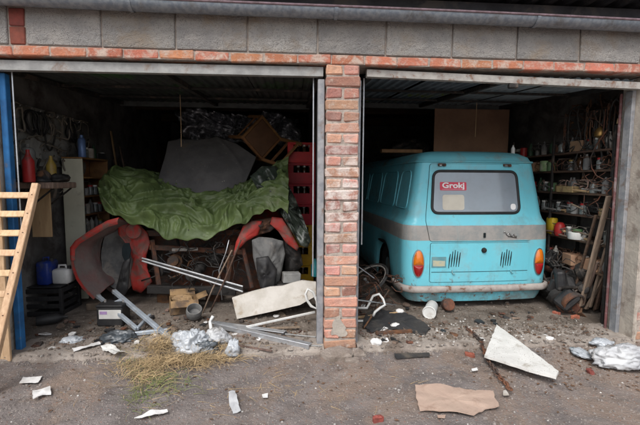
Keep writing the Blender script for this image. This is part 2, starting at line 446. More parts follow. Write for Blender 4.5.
# ------------------------------------------------------------------ garage building
H, ZS, ZB = 2.406, 2.477, 2.748
bld = thing('garage_building', 'pair of open garages with brick pillar, grey block course and corrugated roof', 'garage')
core = obj('brick_pillar', G().cbox(.006, .274, .007, .26, -.04, H - .002, .003), MORTAR, bld)
def brick_mesh(l, d, h, seed, mt, b=.006, jit=.003):
    r = random.Random(seed)
    me = mesh(G().cbox(-l / 2, l / 2, 0, d, -h / 2, h / 2, b, jit=jit, rs=r)); me.materials.append(mt)
    return me
NC = 26
ch = H / NC
BS = [brick_mesh(.278, .12, ch - .012, i, BRICK_P, .010, .006) for i in range(5)]
BH = [brick_mesh(.132, .12, ch - .012, i + 20, BRICK_P, .010, .006) for i in range(5)]
for k in range(NC):
    z = H - ch * (k + .5)
    if k % 2 == 0:
        for cx in (.068, .212):
            obj('brick', rnd.choice(BH), None, core, (cx + rnd.uniform(-.003, .003), rnd.uniform(-.007, .001), z + rnd.uniform(-.002, .002)), (rnd.uniform(-.015, .015), rnd.uniform(-.02, .02), rnd.uniform(-.02, .02)))
    else:
        obj('brick', rnd.choice(BS), None, core, (.14 + rnd.uniform(-.003, .003), rnd.uniform(-.007, .001), z + rnd.uniform(-.002, .002)), (rnd.uniform(-.01, .01), rnd.uniform(-.012, .012), rnd.uniform(-.015, .015)))

# brick strip under the blocks
lc = obj('lintel_course', G().cbox(-4.2, 4.4, .004, .27, H + .001, ZS - .001, .002), MORTAR, bld)
LB = [brick_mesh(.262, .1, ZS - H - .002, i + 40, BRICK_L, .007, .005) for i in range(6)]
x = -3.9
while x < 4.2:
    obj('brick', rnd.choice(LB), None, lc, (x, rnd.uniform(-.008, -.001), (H + ZS) / 2 + rnd.uniform(-.002, .002)), (0, rnd.uniform(-.006, .006), rnd.uniform(-.012, .012)))
    x += .272
# concrete block course
bc = obj('block_course', G().cbox(-4.2, 4.4, .016, .27, ZS + .001, ZB + .05, .002), MORTAR, bld)
BL, BX0 = .5593, -1.7477
BM = [brick_mesh(BL - .012, .2, ZB + .03 - ZS - .012, i + 60, BLOCK, .006, .003) for i in range(5)]
for i in range(-5, 11):
    cx = BX0 + (i + .5) * BL
    if i < -1: cx -= .125
    obj('block', rnd.choice(BM), None, bc, (cx, rnd.uniform(-.003, .003), (ZS + ZB + .03) / 2 + .004), (0, 0, rnd.uniform(-.006, .006)))
DB = brick_mesh(.112, .1, .128, 77, BRICK_D)
for z in (ZS + .078, ZS + .214):
    obj('brick', DB, None, bc, (BX0 - BL - .062, .004, z), (0, rnd.uniform(-.02, .02), 0))
# fascia board and joists and roof
obj('fascia_board', G().cbox(-4.2, 4.4, .03, .07, ZB + .052, 2.95, .003), ROOF, bld)
def corr(x0, x1, y0, y1, zf, pitch, amp, n_per=6, ny=2, rot=False):
    n = int((x1 - x0) / pitch * n_per)
    def prof(u):
        t = (u * n / n_per) % 1.0
        return amp * (0 if t < .3 else (t - .3) / .2 if t < .5 else 1 if t < .8 else (1 - t) / .2)
    g = G()
    g.grid(lambda u, v: (x0 + (x1 - x0) * u, y0 + (y1 - y0) * v, zf(y0 + (y1 - y0) * v) + prof(u)), n, ny, .0012, (0, 0, 1))
    return g
roof = obj('roof', corr(-4.2, 4.4, -.32, 6.1, lambda y: 2.97 - .02 * y, .16, .035), ROOF, bld)
for y in (1.2, 2.6, 4.0, 5.4):
    obj('joist', G().cbox(-3.05, .05, y - .05, y + .05, 2.70, 2.86, .004), WOOD_DK, bld)
    obj('joist', G().cbox(.24, 3.3, y - .05, y + .05, 2.70, 2.86, .004), WOOD_DK, bld)
# inner walls
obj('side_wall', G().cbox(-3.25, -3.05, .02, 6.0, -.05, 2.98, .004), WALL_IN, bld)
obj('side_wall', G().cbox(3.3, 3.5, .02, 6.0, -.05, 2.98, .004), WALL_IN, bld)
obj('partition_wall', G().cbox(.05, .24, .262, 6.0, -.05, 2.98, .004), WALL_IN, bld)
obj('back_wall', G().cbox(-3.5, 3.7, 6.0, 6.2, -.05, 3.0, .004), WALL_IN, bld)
# piers
obj('pier', G().cbox(-4.2, -2.62, .0, .25, -.05, H - .003, .008), PLASTER, bld)
pr = obj('pier', G().cbox(2.86, 4.3, .012, .3, -.05, H - .003, .004), MORTAR, bld)
k = 0
z = ch * .5
while z < H - .05:
    off = 0 if k % 2 else .14
    for xx in (2.89 + .145, 2.89 + .145 + .29, 2.89 + .145 + .58):
        obj('brick', rnd.choice(BS), None, pr, (xx - off * .5 + .03, rnd.uniform(.0, .006), z), (0, rnd.uniform(-.01, .01), 0))
    z += ch; k += 1
# plaster strip left on the pier edge, ragged
def ragged(pts, amp=.01, step=.03, seed=1):
    r = random.Random(seed); out = []
    for i, a in enumerate(pts):
        b = pts[(i + 1) % len(pts)]
        d = math.dist(a, b); n = max(1, int(d / step))
        for k in range(n):
            t = k / n
            j = 0 if k == 0 else amp
            out.append((a[0] + (b[0] - a[0]) * t + r.uniform(-j, j), a[1] + (b[1] - a[1]) * t + r.uniform(-j, j)))
    return out
MXZ = Matrix(((1, 0, 0, 0), (0, 0, 1, 0), (0, 1, 0, 0), (0, 0, 0, 1)))      # xy polygon -> xz, extruded along y
obj('plaster_strip', G().prism(ragged([(2.845, .0), (2.872, .0), (2.868, .30), (2.895, .34), (2.90, .52), (2.872, .58), (2.87, .9), (2.90, 1.0), (2.95, 1.25), (3.1, 1.5), (3.2, 1.9), (3.2, 2.4), (2.845, 2.4)], .008, .04, 4), -.014, .005, MXZ), PLASTER, pr)
obj('plaster_reveal', G().cbox(2.838, 2.858, -.012, .22, -.02, 2.402, .004), PLASTER, pr)
obj('plaster_patch', G().prism(ragged([(.06, .135), (.15, .12), (.2, .14), (.185, .2), (.15, .25), (.14, .3), (.1, .29), (.065, .22)], .01, .02, 5), -.012, .006, MXZ), PLASTER, core)
# door frames
obj('door_frame', G().cbox(-.062, -.006, .055, .13, .02, 2.3, .005), FRAMEM, bld)
obj('door_frame', G().cbox(.274, .302, .06, .13, .02, 2.3, .004), FRAMEM, bld)
obj('door_frame', G().cbox(2.80, 2.836, .13, .21, .02, 2.29, .004), FRAMEM, bld)
obj('door_frame', G().cbox(-2.60, -2.552, .11, .17, .02, 2.3, .005), BLUEP, bld)
obj('door_rail', G().tube([(2.79, .24, .02), (2.79, .24, 2.28)], .012, 8), REDPIPE, bld)
# gutter
def gut_z(x): return 2.792 - .004 * x + .004 * math.sin(x * 1.3)
g = G()
NA = 14
def gfn(u, v, r):
    x = -4.2 + 8.6 * u
    a = math.pi * (1 + v)
    return (x, -.088 + r * math.cos(a), gut_z(x) + r * math.sin(a))
g.grid(lambda u, v: gfn(u, v, .067), 40, NA)
g.grid(lambda u, v: gfn(u, v, .063), 40, NA)
gut = obj('gutter', g, GALV, bld, smooth=True)
obj('gutter_lip', G().tube([(-4.2 + 8.6 * i / 40, -.157, gut_z(-4.2 + 8.6 * i / 40)) for i in range(41)], .009, 8), LIPRUST, gut, smooth=True)
for px_ in (336, 537, 130):
    xx = PY(px_, 12, -.12).x
    g = G().grid(lambda u, v: (xx - .014 + .028 * u, -.088 + .071 * math.cos(math.pi * (1 + v)), gut_z(xx) + .071 * math.sin(math.pi * (1 + v))), 1, 14, .002, (0, 0, -1))
    obj('gutter_strap', g, GALV, gut)

# lump of broken concrete at the pillar foot
def rock(cx, cy, rx, ry, h, seed, n=14):
    g = G(); r = random.Random(seed)
    ring = [1 + r.uniform(-.18, .18) for _ in range(n)]
    vs = []; fs = []
    lev = [(1.0, -.02), (1.0, h * .55), (.86, h * .9), (.45, h)]
    for s, z in lev:
        for k in range(n):
            a = 2 * math.pi * k / n
            c, s_ = math.cos(a), math.sin(a)
            q = (abs(c) ** 4 + abs(s_) ** 4) ** -.25
            vs.append((cx + rx * q * c * ring[k] * s + r.uniform(-.006, .006), cy + ry * q * s_ * ring[k] * s + r.uniform(-.006, .006), z + (r.uniform(-.008, .008) if z > 0 else 0)))
    for l in range(3):
        for k in range(n): fs.append((l * n + k, l * n + (k + 1) % n, (l + 1) * n + (k + 1) % n, (l + 1) * n + k))
    fs.append(tuple(3 * n + k for k in range(n)))
    return g.add(vs, fs)
one('concrete_lump', 'cracked lump of pale concrete at the foot of the brick pillar', 'concrete', rock(.10, -.11, .13, .085, .05, 3), CONC)

one('concrete_lump', 'smaller pale concrete chunk beside the cracked lump at the pillar foot', 'concrete', rock(.27, -.10, .06, .06, .04, 9, 9), CONC)
one('concrete_lump', 'flat pale concrete flake before the pillar foot', 'concrete', rock(.20, -.21, .07, .03, .02, 12, 8), CONC)

# ------------------------------------------------------------------ tilted-up doors
def tilt_door(x0, x1, ztl, ztr, hgt, mt_rail, mt_pan, label, rise):
    t = thing('tilt_up_door', label, 'garage door', ((x0 + x1) / 2, .06, ztl))
    ox, oy, oz = -(x0 + x1) / 2, -.06, -ztl
    M = Matrix.Translation((ox, oy, oz))
    def zr(x): return ztl + (ztr - ztl) * (x - x0) / (x1 - x0)
    g = G()
    n = 12
    for a, b in ((0, 0),):
        g.grid(lambda u, v: (x0 + (x1 - x0) * u, .04, zr(x0 + (x1 - x0) * u) - hgt * (1 - v)), n, 1, .055, (0, 1, 0))
    g.v = [M @ v for v in map(Vector, g.v)]
    obj('front_rail', g, mt_rail, t)
    def zf(y): return ztl - hgt * .4 + rise * (y - .1) / 2.2
    for xx in (x0 + .03, x1 - .03, (x0 + x1) / 2):
        g = G().grid(lambda u, v: (xx - .02 + .04 * u, .1 + 2.2 * v, zf(.1 + 2.2 * v) - .045), 1, 2, .04, (0, 0, 1))
        g.v = [M @ Vector(v) for v in g.v]
        obj('side_rail', g, GREASE, t)
    g = G().cbox(x0, x1, 2.3, 2.345, zf(2.3) - .06, zf(2.3) + .01, .004, M)
    obj('rear_rail', g, DIMRAIL, t)
    for yy in (.85, 1.6):
        g = G().cbox(x0 + .06, x1 - .06, yy, yy + .03, zf(yy) - .035, zf(yy) - .012, .003, M)
        obj('cross_rail', g, GREASE, t)
    N = 4
    for i in range(N):
        a = x0 + (x1 - x0) * i / N + .004; b = x0 + (x1 - x0) * (i + 1) / N - .004
        g = corr(a, b, .1, 2.3, zf, .09, .018, 6, 2)
        g.v = [M @ Vector(v) for v in g.v]
        obj('sheet_panel', g, DOOR_SKYLIT if (mt_pan is DOOR_R and i >= 2) else mt_pan, t)
    return t, M
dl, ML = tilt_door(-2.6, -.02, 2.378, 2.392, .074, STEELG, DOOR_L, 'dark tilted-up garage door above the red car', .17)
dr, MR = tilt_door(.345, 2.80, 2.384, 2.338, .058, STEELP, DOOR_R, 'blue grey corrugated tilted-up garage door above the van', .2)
for dd, MM, xx, z0 in ((dl, ML, -.095, .62), (dr, MR, .335, .9), (dl, ML, -2.5, 1.0)):
    obj('lift_cable', G().tube([MM @ Vector((xx, .12, z0)), MM @ Vector((xx, .12, 2.33))], .006, 6), ALU, dd)
obj('latch', G().cbox(1.58, 1.66, .03, .075, 2.26, 2.30, .008, MR), GREASE, dr)
for dd, MM, p in ((dl, ML, PY(180, 96, 1.6)), (dr, MR, PY(477, 90, 1.7))):
    obj('pull_cord', G().tube([MM @ Vector((p.x, p.y, p.z + .12)), MM @ Vector((p.x + .004, p.y, p.z - .35)), MM @ Vector((p.x, p.y, p.z - .6))], .004, 5), WOOD_PALE, dd)
# ------------------------------------------------------------------ van
def lerp_tab(t, z):
    if z <= t[0][0]: return t[0][1]
    for (a, b), (c, d) in zip(t, t[1:]):
        if z <= c: return b + (d - b) * (z - a) / (c - a)
    return t[-1][1]
VW = [(.10, .80), (.16, .825), (.30, .86), (.55, .872), (.85, .872), (.98, .862), (1.03, .825), (1.09, .80), (1.40, .748), (1.68, .70), (1.74, .675), (1.79, .60), (1.815, .46), (1.83, .22)]
VR = [(.10, .03), (.16, .012), (.30, .0), (.55, .0), (.85, .004), (.98, .012), (1.03, .035), (1.09, .05), (1.40, .085), (1.68, .12), (1.74, .15), (1.79, .23), (1.815, .36), (1.83, .60)]
VL = 4.1
ARCH_Y, ARCH_R, ARCH_Z = 1.02, .40, .30
def vcr(z): return .15 - .04 * max(0, min(1, (z - .95) / .15))
def ysurf(x, z):
    w, r = lerp_tab(VW, z), lerp_tab(VR, z)
    R_ = min(vcr(z), w * .8); a = w - R_; ax = min(abs(x), w)
    if ax <= a: return r + .035 * (ax / w) ** 2
    t = min(1, (ax - a) / R_)
    return r + .035 * (a / w) ** 2 + (R_) * (1 - math.sqrt(max(0, 1 - t * t)))
def zbot(y):
    d = abs(y - ARCH_Y)
    return max(.13, ARCH_Z - .02 + math.sqrt(max(0, ARCH_R ** 2 - d * d)) - .06) if d < ARCH_R else .13
def vring(z):
    w, r = lerp_tab(VW, z), lerp_tab(VR, z)
    R_ = min(vcr(z), w * .8); a = w - R_
    pts = []
    yc = ysurf(w, z)
    ys = [yc + (VL - .4 - yc) * (i / 34) for i in range(35)]
    for y in reversed(ys): pts.append((-w, y))
    for k in range(9, 0, -1):
        th = math.pi / 2 * k / 9.5; xx = -(a + R_ * math.sin(th)); pts.append((xx, ysurf(xx, z)))
    for i in range(17): xx = -a + 2 * a * i / 16; pts.append((xx, ysurf(xx, z)))
    for k in range(1, 10):
        th = math.pi / 2 * k / 9.5; xx = a + R_ * math.sin(th); pts.append((xx, ysurf(xx, z)))
    for y in ys: pts.append((w, y))
    f = r * .8
    for k in range(1, 8):
        th = math.pi * k / 8; pts.append((w * math.cos(th) * .97, VL - .4 - f + (.38) * math.sin(th)))
    return pts
def body_extra(nt, vec, c):
    s = nd(nt, 'ShaderNodeSeparateXYZ'); nt.links.new(vec, s.inputs[0])
    zz = mth(nt, 'ADD', s.outputs[2], mth(nt, 'MULTIPLY', mth(nt, 'SUBTRACT', nz(nt, vec, 7, 4), .5), .012))
    band = mth(nt, 'MULTIPLY', ramp(nt, zz, .797, .803), ramp(nt, zz, .972, .966))
    gb = mixc(nt, ramp(nt, nz(nt, vec, 6, 8, .7), .4, .66), (.36, .31, .28), (.25, .235, .225))
    c = mixc(nt, mth(nt, 'MULTIPLY', band, .93), c, gb)
    rs = ramp(nt, nz(nt, vec, 8.5, 9, .7, .2), .665, .70)
    low = ramp(nt, s.outputs[2], .55, .15)
    rs2 = mth(nt, 'MULTIPLY', ramp(nt, nz(nt, vec, 13, 9, .72), .56, .62), low)
    c = mixc(nt, mth(nt, 'MAXIMUM', mth(nt, 'MULTIPLY', rs, .6), rs2), c, (.17, .075, .04))
    mp = nd(nt, 'ShaderNodeMapping'); mp.inputs['Scale'].default_value = (9, 9, .8); nt.links.new(vec, mp.inputs[0])
    stx = mth(nt, 'MULTIPLY', ramp(nt, nz(nt, mp.outputs[0], 2.2, 8, .7), .54, .74), .45)
    c = mixc(nt, stx, c, (.20, .30, .32))
    gr = mth(nt, 'MULTIPLY', ramp(nt, nz(nt, vec, 5, 9, .75), .36, .66), ramp(nt, s.outputs[2], .42, .12))
    c = mixc(nt, mth(nt, 'MULTIPLY', gr, .75), c, (.16, .13, .105))
    side = mth(nt, 'MULTIPLY', ramp(nt, nz(nt, vec, 2.6, 8, .7), .5, .68), .4)
    return mixc(nt, side, c, (.16, .22, .235))
VANP = mat('turquoise_van_paint', (.155, .55, .66), (.175, .57, .67), .42, scale=3, bump=.06, bscale=12, coord='O', extra=body_extra, dirt=(.22, .46, .52), dscale=3.5, dlim=(.5, .72), coat=.12)
VANR = mat('turquoise_van_roof', (.13, .44, .52), (.16, .47, .54), .6, scale=3, bump=.08, bscale=14, coord='O', dirt=(.20, .28, .28), dscale=3.0, dlim=(.45, .68))
SEAM = mat('dark_seam', (.012, .02, .024), None, .9, bump=0)
RUBBERW = mat('window_seal', (.018, .02, .022), (.03, .03, .03), .6, bump=0)
BUMP = mat('dull_bumper', (.42, .38, .35), (.32, .28, .26), .6, scale=9, bump=.3, dirt=(.19, .10, .065), dscale=9, dlim=(.54, .65), coord='O')
AMBER = mat('amber_lens', (.70, .19, .01), (.62, .15, .01), .2, bump=.15, bscale=60, spec=.6, coat=.5)
REDL = mat('red_lens', (.36, .012, .012), (.26, .01, .01), .2, bump=.15, bscale=60, spec=.6, coat=.5)
CHROME = mat('dull_chrome', (.45, .45, .45), (.3, .3, .3), .35, metal=.8, bump=.1)
def dusty_glass(name, base, a, rough=.12):
    m = bpy.data.materials.new(name); m.use_nodes = True; nt = m.node_tree; nt.nodes.clear(); L = nt.links
    out = nd(nt, 'ShaderNodeOutputMaterial'); p = nd(nt, 'ShaderNodeBsdfPrincipled'); tr = nd(nt, 'ShaderNodeBsdfTransparent'); mx = nd(nt, 'ShaderNodeMixShader')
    vec = nd(nt, 'ShaderNodeTexCoord').outputs['Object']
    n = nz(nt, vec, 5, 8, .7)
    c = mixc(nt, ramp(nt, n, .35, .7), base, tuple(v * .8 for v in base)); L.new(c, p.inputs['Base Color'])
    p.inputs['Roughness'].default_value = rough; p.inputs['Specular IOR Level'].default_value = .9; p.inputs['Coat Weight'].default_value = .6
    f = mth(nt, 'MULTIPLY_ADD', n, .35); f.node.inputs[2].default_value = a
    L.new(f, mx.inputs[0]); L.new(tr.outputs[0], mx.inputs[1]); L.new(p.outputs[0], mx.inputs[2]); L.new(mx.outputs[0], out.inputs[0])
    return m
VGLASS = dusty_glass('dusty_van_glass', (.34, .36, .41), .58)

van = thing('van', 'turquoise delivery van with grey waist stripe parked rear-first in garage', 'van', (1.845, .915, 0), (0, 0, rad(1.6)))
ZL = [.10, .16, .23, .30, .42, .55, .70, .80, .90, .98, 1.005, 1.03, 1.06, 1.09, 1.25, 1.40, 1.55, 1.68]
def loft(levels, arch=True, cap=False):
    g = G(); rings = []
    for z in levels:
        pr_ = []
        for (x, y) in vring(z):
            zz = z
            if arch and z < .9:
                w = lerp_tab(VW, z)
                if abs(x) > w - .002:
                    zb = zbot(y)
                    zz = zb + (z - .10) / .8 * (.9 - zb) if zb > .14 else z
            pr_.append((x, y, zz))
        rings.append(pr_)
    n = len(rings[0]); vs = [p for r_ in rings for p in r_]; fs = []
    for l in range(len(rings) - 1):
        for k in range(n):
            fs.append((l * n + k, l * n + (k + 1) % n, (l + 1) * n + (k + 1) % n, (l + 1) * n + k))
    if cap: fs.append(tuple((len(rings) - 1) * n + k for k in range(n)))
    return g.add(vs, fs)
body = obj('body', loft(ZL), VANP, van, smooth=True, angle=50)
vroof = obj('roof', loft([1.682, 1.71, 1.74, 1.765, 1.79, 1.803, 1.815, 1.823, 1.83], False, True), VANR, van, smooth=True, angle=60)
obj('rain_gutter', G().tube([(x * 1.012, y - .006 if y < 1 else y, 1.682) for x, y in vring(1.682)], .013, 6, True), VANR, vroof, smooth=True)

def rrect(c4, r, n=6):
    out = []
    N = len(c4)
    for i in range(N):
        p = Vector(c4[i]); a = (Vector(c4[i - 1]) - p).normalized(); b = (Vector(c4[(i + 1) % N]) - p).normalized()
        s, e = p + a * r, p + b * r
        for k in range(n + 1):
            t = k / n
            out.append((1 - t) ** 2 * s + 2 * t * (1 - t) * p + t * t * e)
    # refine long straight runs
    res = []
    for i, p in enumerate(out):
        q = out[(i + 1) % len(out)]
        m = max(1, int((q - p).length / .05))
        for k in range(m): res.append(p + (q - p) * (k / m))
    return [(p.x, p.y) for p in res]
def surf_patch(poly, d, base=-.004, dome=0.0, ts=(1, .9, .75, .55, .3)):
    cx = sum(p[0] for p in poly) / len(poly); cz = sum(p[1] for p in poly) / len(poly)
    n = len(poly); vs = [(x, ysurf(x, z) - base, z) for x, z in poly]
    for t in ts:
        for x, z in poly:
            X, Z = cx + (x - cx) * t, cz + (z - cz) * t
            vs.append((X, ysurf(X, Z) - d - dome * (1 - t * t), Z))
    fs = []
    for l in range(len(ts)):
        for k in range(n): fs.append((l * n + k, l * n + (k + 1) % n, (l + 1) * n + (k + 1) % n, (l + 1) * n + k))
    vs.append((cx, ysurf(cx, cz) - d - dome, cz)); c = len(vs) - 1; l = len(ts)
    for k in range(n): fs.append((l * n + k, l * n + (k + 1) % n, c))
    return G().add(vs, fs)
def on(x, z, d=0.0): return Vector((x, ysurf(x, z) - d, z))
# upper tailgate, lower flap
tg = rrect([(-.592, .795), (.592, .795), (.60, 1.0), (.50, 1.655), (-.57, 1.655), (-.635, 1.0)], .03)
tail = obj('tailgate', surf_patch(tg, .010, 0, ts=(1, .985, .9, .75, .6, .45, .3, .15)), VANP, van, smooth=True, angle=35)
obj('seam', G().tube([on(x, z, .003) for x, z in tg], .0034, 6, True), SEAM, tail)
fl = rrect([(-.585, .335), (.585, .335), (.585, .772), (-.585, .772)], .02)
flap = obj('lower_flap', surf_patch(fl, .009, 0, ts=(1, .985, .9, .75, .6, .45, .3, .15)), VANP, van, smooth=True, angle=35)
obj('seam', G().tube([on(x, z, .003) for x, z in fl], .0034, 6, True), SEAM, flap)
obj('seam', G().tube([on(-.57 + 1.14 * i / 20, .448, .0105) for i in range(21)], .0028, 5), SEAM, flap)
# rear window
wp = rrect([(-.565, 1.105), (.475, 1.105), (.44, 1.575), (-.535, 1.575)], .085, 8)
wpo = wp
win = obj('rear_window', surf_patch(wp, .013, 0.0), VGLASS, van, smooth=True, angle=40)
# dark cabin behind the glass so that the pane sits over a real hollow
obj('window_seal', G().tube([on(x, z, .014) for x, z in wp], .016, 8, True, flat=.8), RUBBERW, win, smooth=True)
def win_patch(cx, cz, w, h, r, d): return surf_patch(rrect([(cx - w, cz - h), (cx + w, cz - h), (cx + w, cz + h), (cx - w, cz + h)], r, 4), d, -d + .0005, ts=(1, .5))
CREAMC = mat('cream_curtain', (.60, .57, .49), (.52, .49, .42), .9, bump=.1)
STICKR = mat('red_sticker', (.60, .06, .10), (.55, .05, .09), .5, bump=0)
STICKW = mat('white_print', (.80, .80, .80), (.74, .74, .74), .5, bump=0)
STICKP = mat('pink_print', (.66, .30, .36), None, .5, bump=0)
obj('paper_card', win_patch(-.315, 1.225, .125, .085, .03, .0145), CREAMC, win)
obj('round_sticker', win_patch(.395, 1.175, .032, .034, .03, .0155), STICKW, win)
obj('sticker', win_patch(-.315, 1.405, .152, .046, .012, .0155), STICKR, win)
# sticker lettering
def text_mesh(s, size, bold=.0):
    cu = bpy.data.curves.new('t', 'FONT'); cu.body = s; cu.size = size; cu.extrude = .0006; cu.offset = bold
    cu.align_x = 'CENTER'; cu.align_y = 'CENTER'
    o = bpy.data.objects.new('t', cu); col.objects.link(o)
    dg = bpy.context.evaluated_depsgraph_get(); dg.update()
    me = bpy.data.meshes.new_from_object(o.evaluated_get(dg))
    bpy.data.objects.remove(o); bpy.data.curves.remove(cu)
    return me
me = text_mesh('Grokj', .098, .0028)
me.materials.append(STICKW)
p = on(-.315, 1.412, .0175)
tilt = math.atan2(ysurf(-.315, 1.45) - ysurf(-.235, 1.36), .09)
obj('lettering', me, None, win, p, (math.pi / 2 - tilt, 0, -.02), scale=(1.12, .86, 1))
obj('small_print_line', win_patch(-.315, 1.3715, .13, .004, .001, .0165), STICKP, win)
# hinges, lock, handle, hooks
for hx in (-.44, .33):
    h = obj('hinge', G().cbox(-.045, .045, -.02, .005, -.014, .016, .004, Matrix.Translation(on(hx, 1.645, .012))), RUST, van)
    for dx in (-.025, .025):
        obj('knuckle', G().tube([on(hx + dx - .012, 1.638, .035), on(hx + dx + .012, 1.638, .035)], .013, 8), CHROME if dx < 0 else RUST, h)
obj('lock', G().cbox(-.013, .013, -.012, .004, -.027, .027, .005, Matrix.Translation(on(.03, .86, .012))), SEAM, van)
hd = obj('handle', G().lathe([(.030, 0), (.030, .012), (.022, .026), (.008, .03)], 16, Matrix.Translation(on(.03, .69, .008)) @ Matrix.Rotation(math.pi / 2, 4, 'X')), GREASE, van, smooth=True, angle=40)
for hx in (-.335, .36):
    obj('hook', G().tube([on(hx, .47, .012), on(hx, .44, .022), on(hx + .012, .425, .024), on(hx + .03, .43, .022)], .006, 6), VANR, van)
# vents: slanted slits
for cx in (-.31, .30):
    for k in range(5):
        xx = cx + (k - 2) * .0285
        dz = rnd.uniform(-.012, .012)
        obj('vent_slit', G().tube([on(xx + .008, .685 + dz - .012 * abs(k - 2), .011), on(xx, .60, .012), on(xx - .008, .50 + dz, .011)], [.0035, .0065, .0035], 6), SEAM, flap)
# oval badge script
g = G().tube([on(.26 + .012 * i, .885 + .022 * math.sin(i * 1.45) * (1 - .03 * i) - .003 * i, .016) for i in range(14)], .006, 6)
obj('badge', g, CHROME, van, smooth=True)
g = G().tube([on(.31 + .012 * i, .845 - .002 * i, .014) for i in range(10)], .005, 6)
obj('badge', g, GREASE, van, smooth=True)
# sticker plate on the flap
STK_Y = mat('faded_sticker', (.50, .46, .30), (.38, .42, .36), .7, bump=.05, scale=30)
st = obj('sticker_plate', surf_patch(rrect([(-.57, .50), (-.405, .50), (-.405, .62), (-.57, .62)], .006, 2), .0135, .0, ts=(1, .5)), mat('teal_sticker', (.10, .26, .30), (.16, .30, .32), .7, bump=.05), van)
obj('sticker_print', surf_patch(rrect([(-.555, .515), (-.42, .515), (-.42, .575), (-.555, .58)], .004, 2), .0148, -.013, ts=(1, .5)), STK_Y, st)
# tail lights
def ell(cx, cz, a, b, lo=-1, hi=1, n=28):
    pts = []
    for k in range(n):
        th = 2 * math.pi * k / n
        s = math.sin(th)
        s2 = max(lo, min(hi, s))
        c = math.cos(th)
        if s2 != s: c = math.copysign(min(abs(c), math.sqrt(1 - s2 * s2)), c)
        pts.append((cx + a * c, cz + b * s2))
    return pts
for sx in (-1, 1):
    cx, cz = sx * .718, .545
    tl = obj('tail_light', surf_patch(ell(cx, cz, .066, .158), .012, 0, .006), CHROME, van, smooth=True, angle=40)
    obj('lens', surf_patch(ell(cx, cz, .055, .145, -.12, 1), .020, -.004, .022, ts=(1, .9, .7, .4)), AMBER, tl, smooth=True, angle=50)
    obj('lens', surf_patch(ell(cx, cz, .055, .145, -1, -.15), .020, -.004, .020, ts=(1, .9, .7, .4)), REDL, tl, smooth=True, angle=50)
# bumper
bpts = []
for x, y in vring(.30):
    if y < .42: bpts.append((x, y))
g = G(); n = len(bpts)
cs = [(.0, -.037), (.024, -.037), (.036, -.028), (.040, 0), (.036, .028), (.024, .037), (.0, .037)]
vs = []
for i, (x, y) in enumerate(bpts):
    a = Vector(bpts[max(i - 1, 0)]); b = Vector(bpts[min(i + 1, n - 1)])
    t = (b - a).normalized(); nn = Vector((t.y, -t.x))
    for o_, dz in cs:
        vs.append((x + nn.x * (.012 + o_), y + nn.y * (.012 + o_), .255 + dz))
m_ = len(cs)
fs = [(i * m_ + k, i * m_ + (k + 1) % m_, (i + 1) * m_ + (k + 1) % m_, (i + 1) * m_ + k) for i in range(n - 1) for k in range(m_)]
fs += [tuple(range(m_)), tuple((n - 1) * m_ + k for k in range(m_))]
obj('bumper', g.add(vs, fs), BUMP, van, smooth=True, angle=50)
# pressed panels on the left and right upper sides
for sx in (-1, 1):
    for (a, b) in ((.24, .66), (.74, 1.42), (1.5, 2.22), (2.3, 3.0)):
        poly = rrect([(a, 1.14), (b, 1.14), (b - .03, 1.58), (a + .05, 1.58)], .08, 6)
        obj('side_panel_bead', G().tube([(sx * (lerp_tab(VW, z) + .001), y, z) for y, z in poly], .011, 6, True, flat=.6), VANP, van, smooth=True)
# wheels and arches
def wheel(x, y, sx):
    w = obj('wheel', G().lathe([(.20, -.075), (.29, -.08), (.315, -.06), (.32, 0), (.315, .06), (.29, .08), (.20, .075)], 28, Matrix.Rotation(math.pi / 2, 4, 'Y')), RUBBER, van, (x, y, .32), smooth=True, angle=50)
    obj('hub', G().lathe([(.20, .0), (.19, .05), (.12, .06), (.10, .075), (.02, .08)], 24, Matrix.Rotation(sx * math.pi / 2, 4, 'Y')), CHROME, w, smooth=True, angle=40)
for sx in (-1, 1):
    wheel(sx * .70, ARCH_Y, sx); wheel(sx * .70, 3.3, sx)
    obj('wheel_housing', G().cbox(sx * .70 - .16, sx * .70 + .10 if sx > 0 else sx * .70 + .16, ARCH_Y - .42, ARCH_Y + .42, .62, .66, .01), SEAM, van)
obj('underbody', G().cbox(-.7, .7, .25, 3.8, .22, .28, .01), GREASE, van)
obj('cabin_floor', G().cbox(-.78, .78, .1, 3.8, .72, .75, .004), SEAM, van)
obj('exhaust_pipe', G().tube([(-.5, .08, .16), (-.5, .4, .18), (-.48, 1.2, .2)], .022, 8), RUST, van)
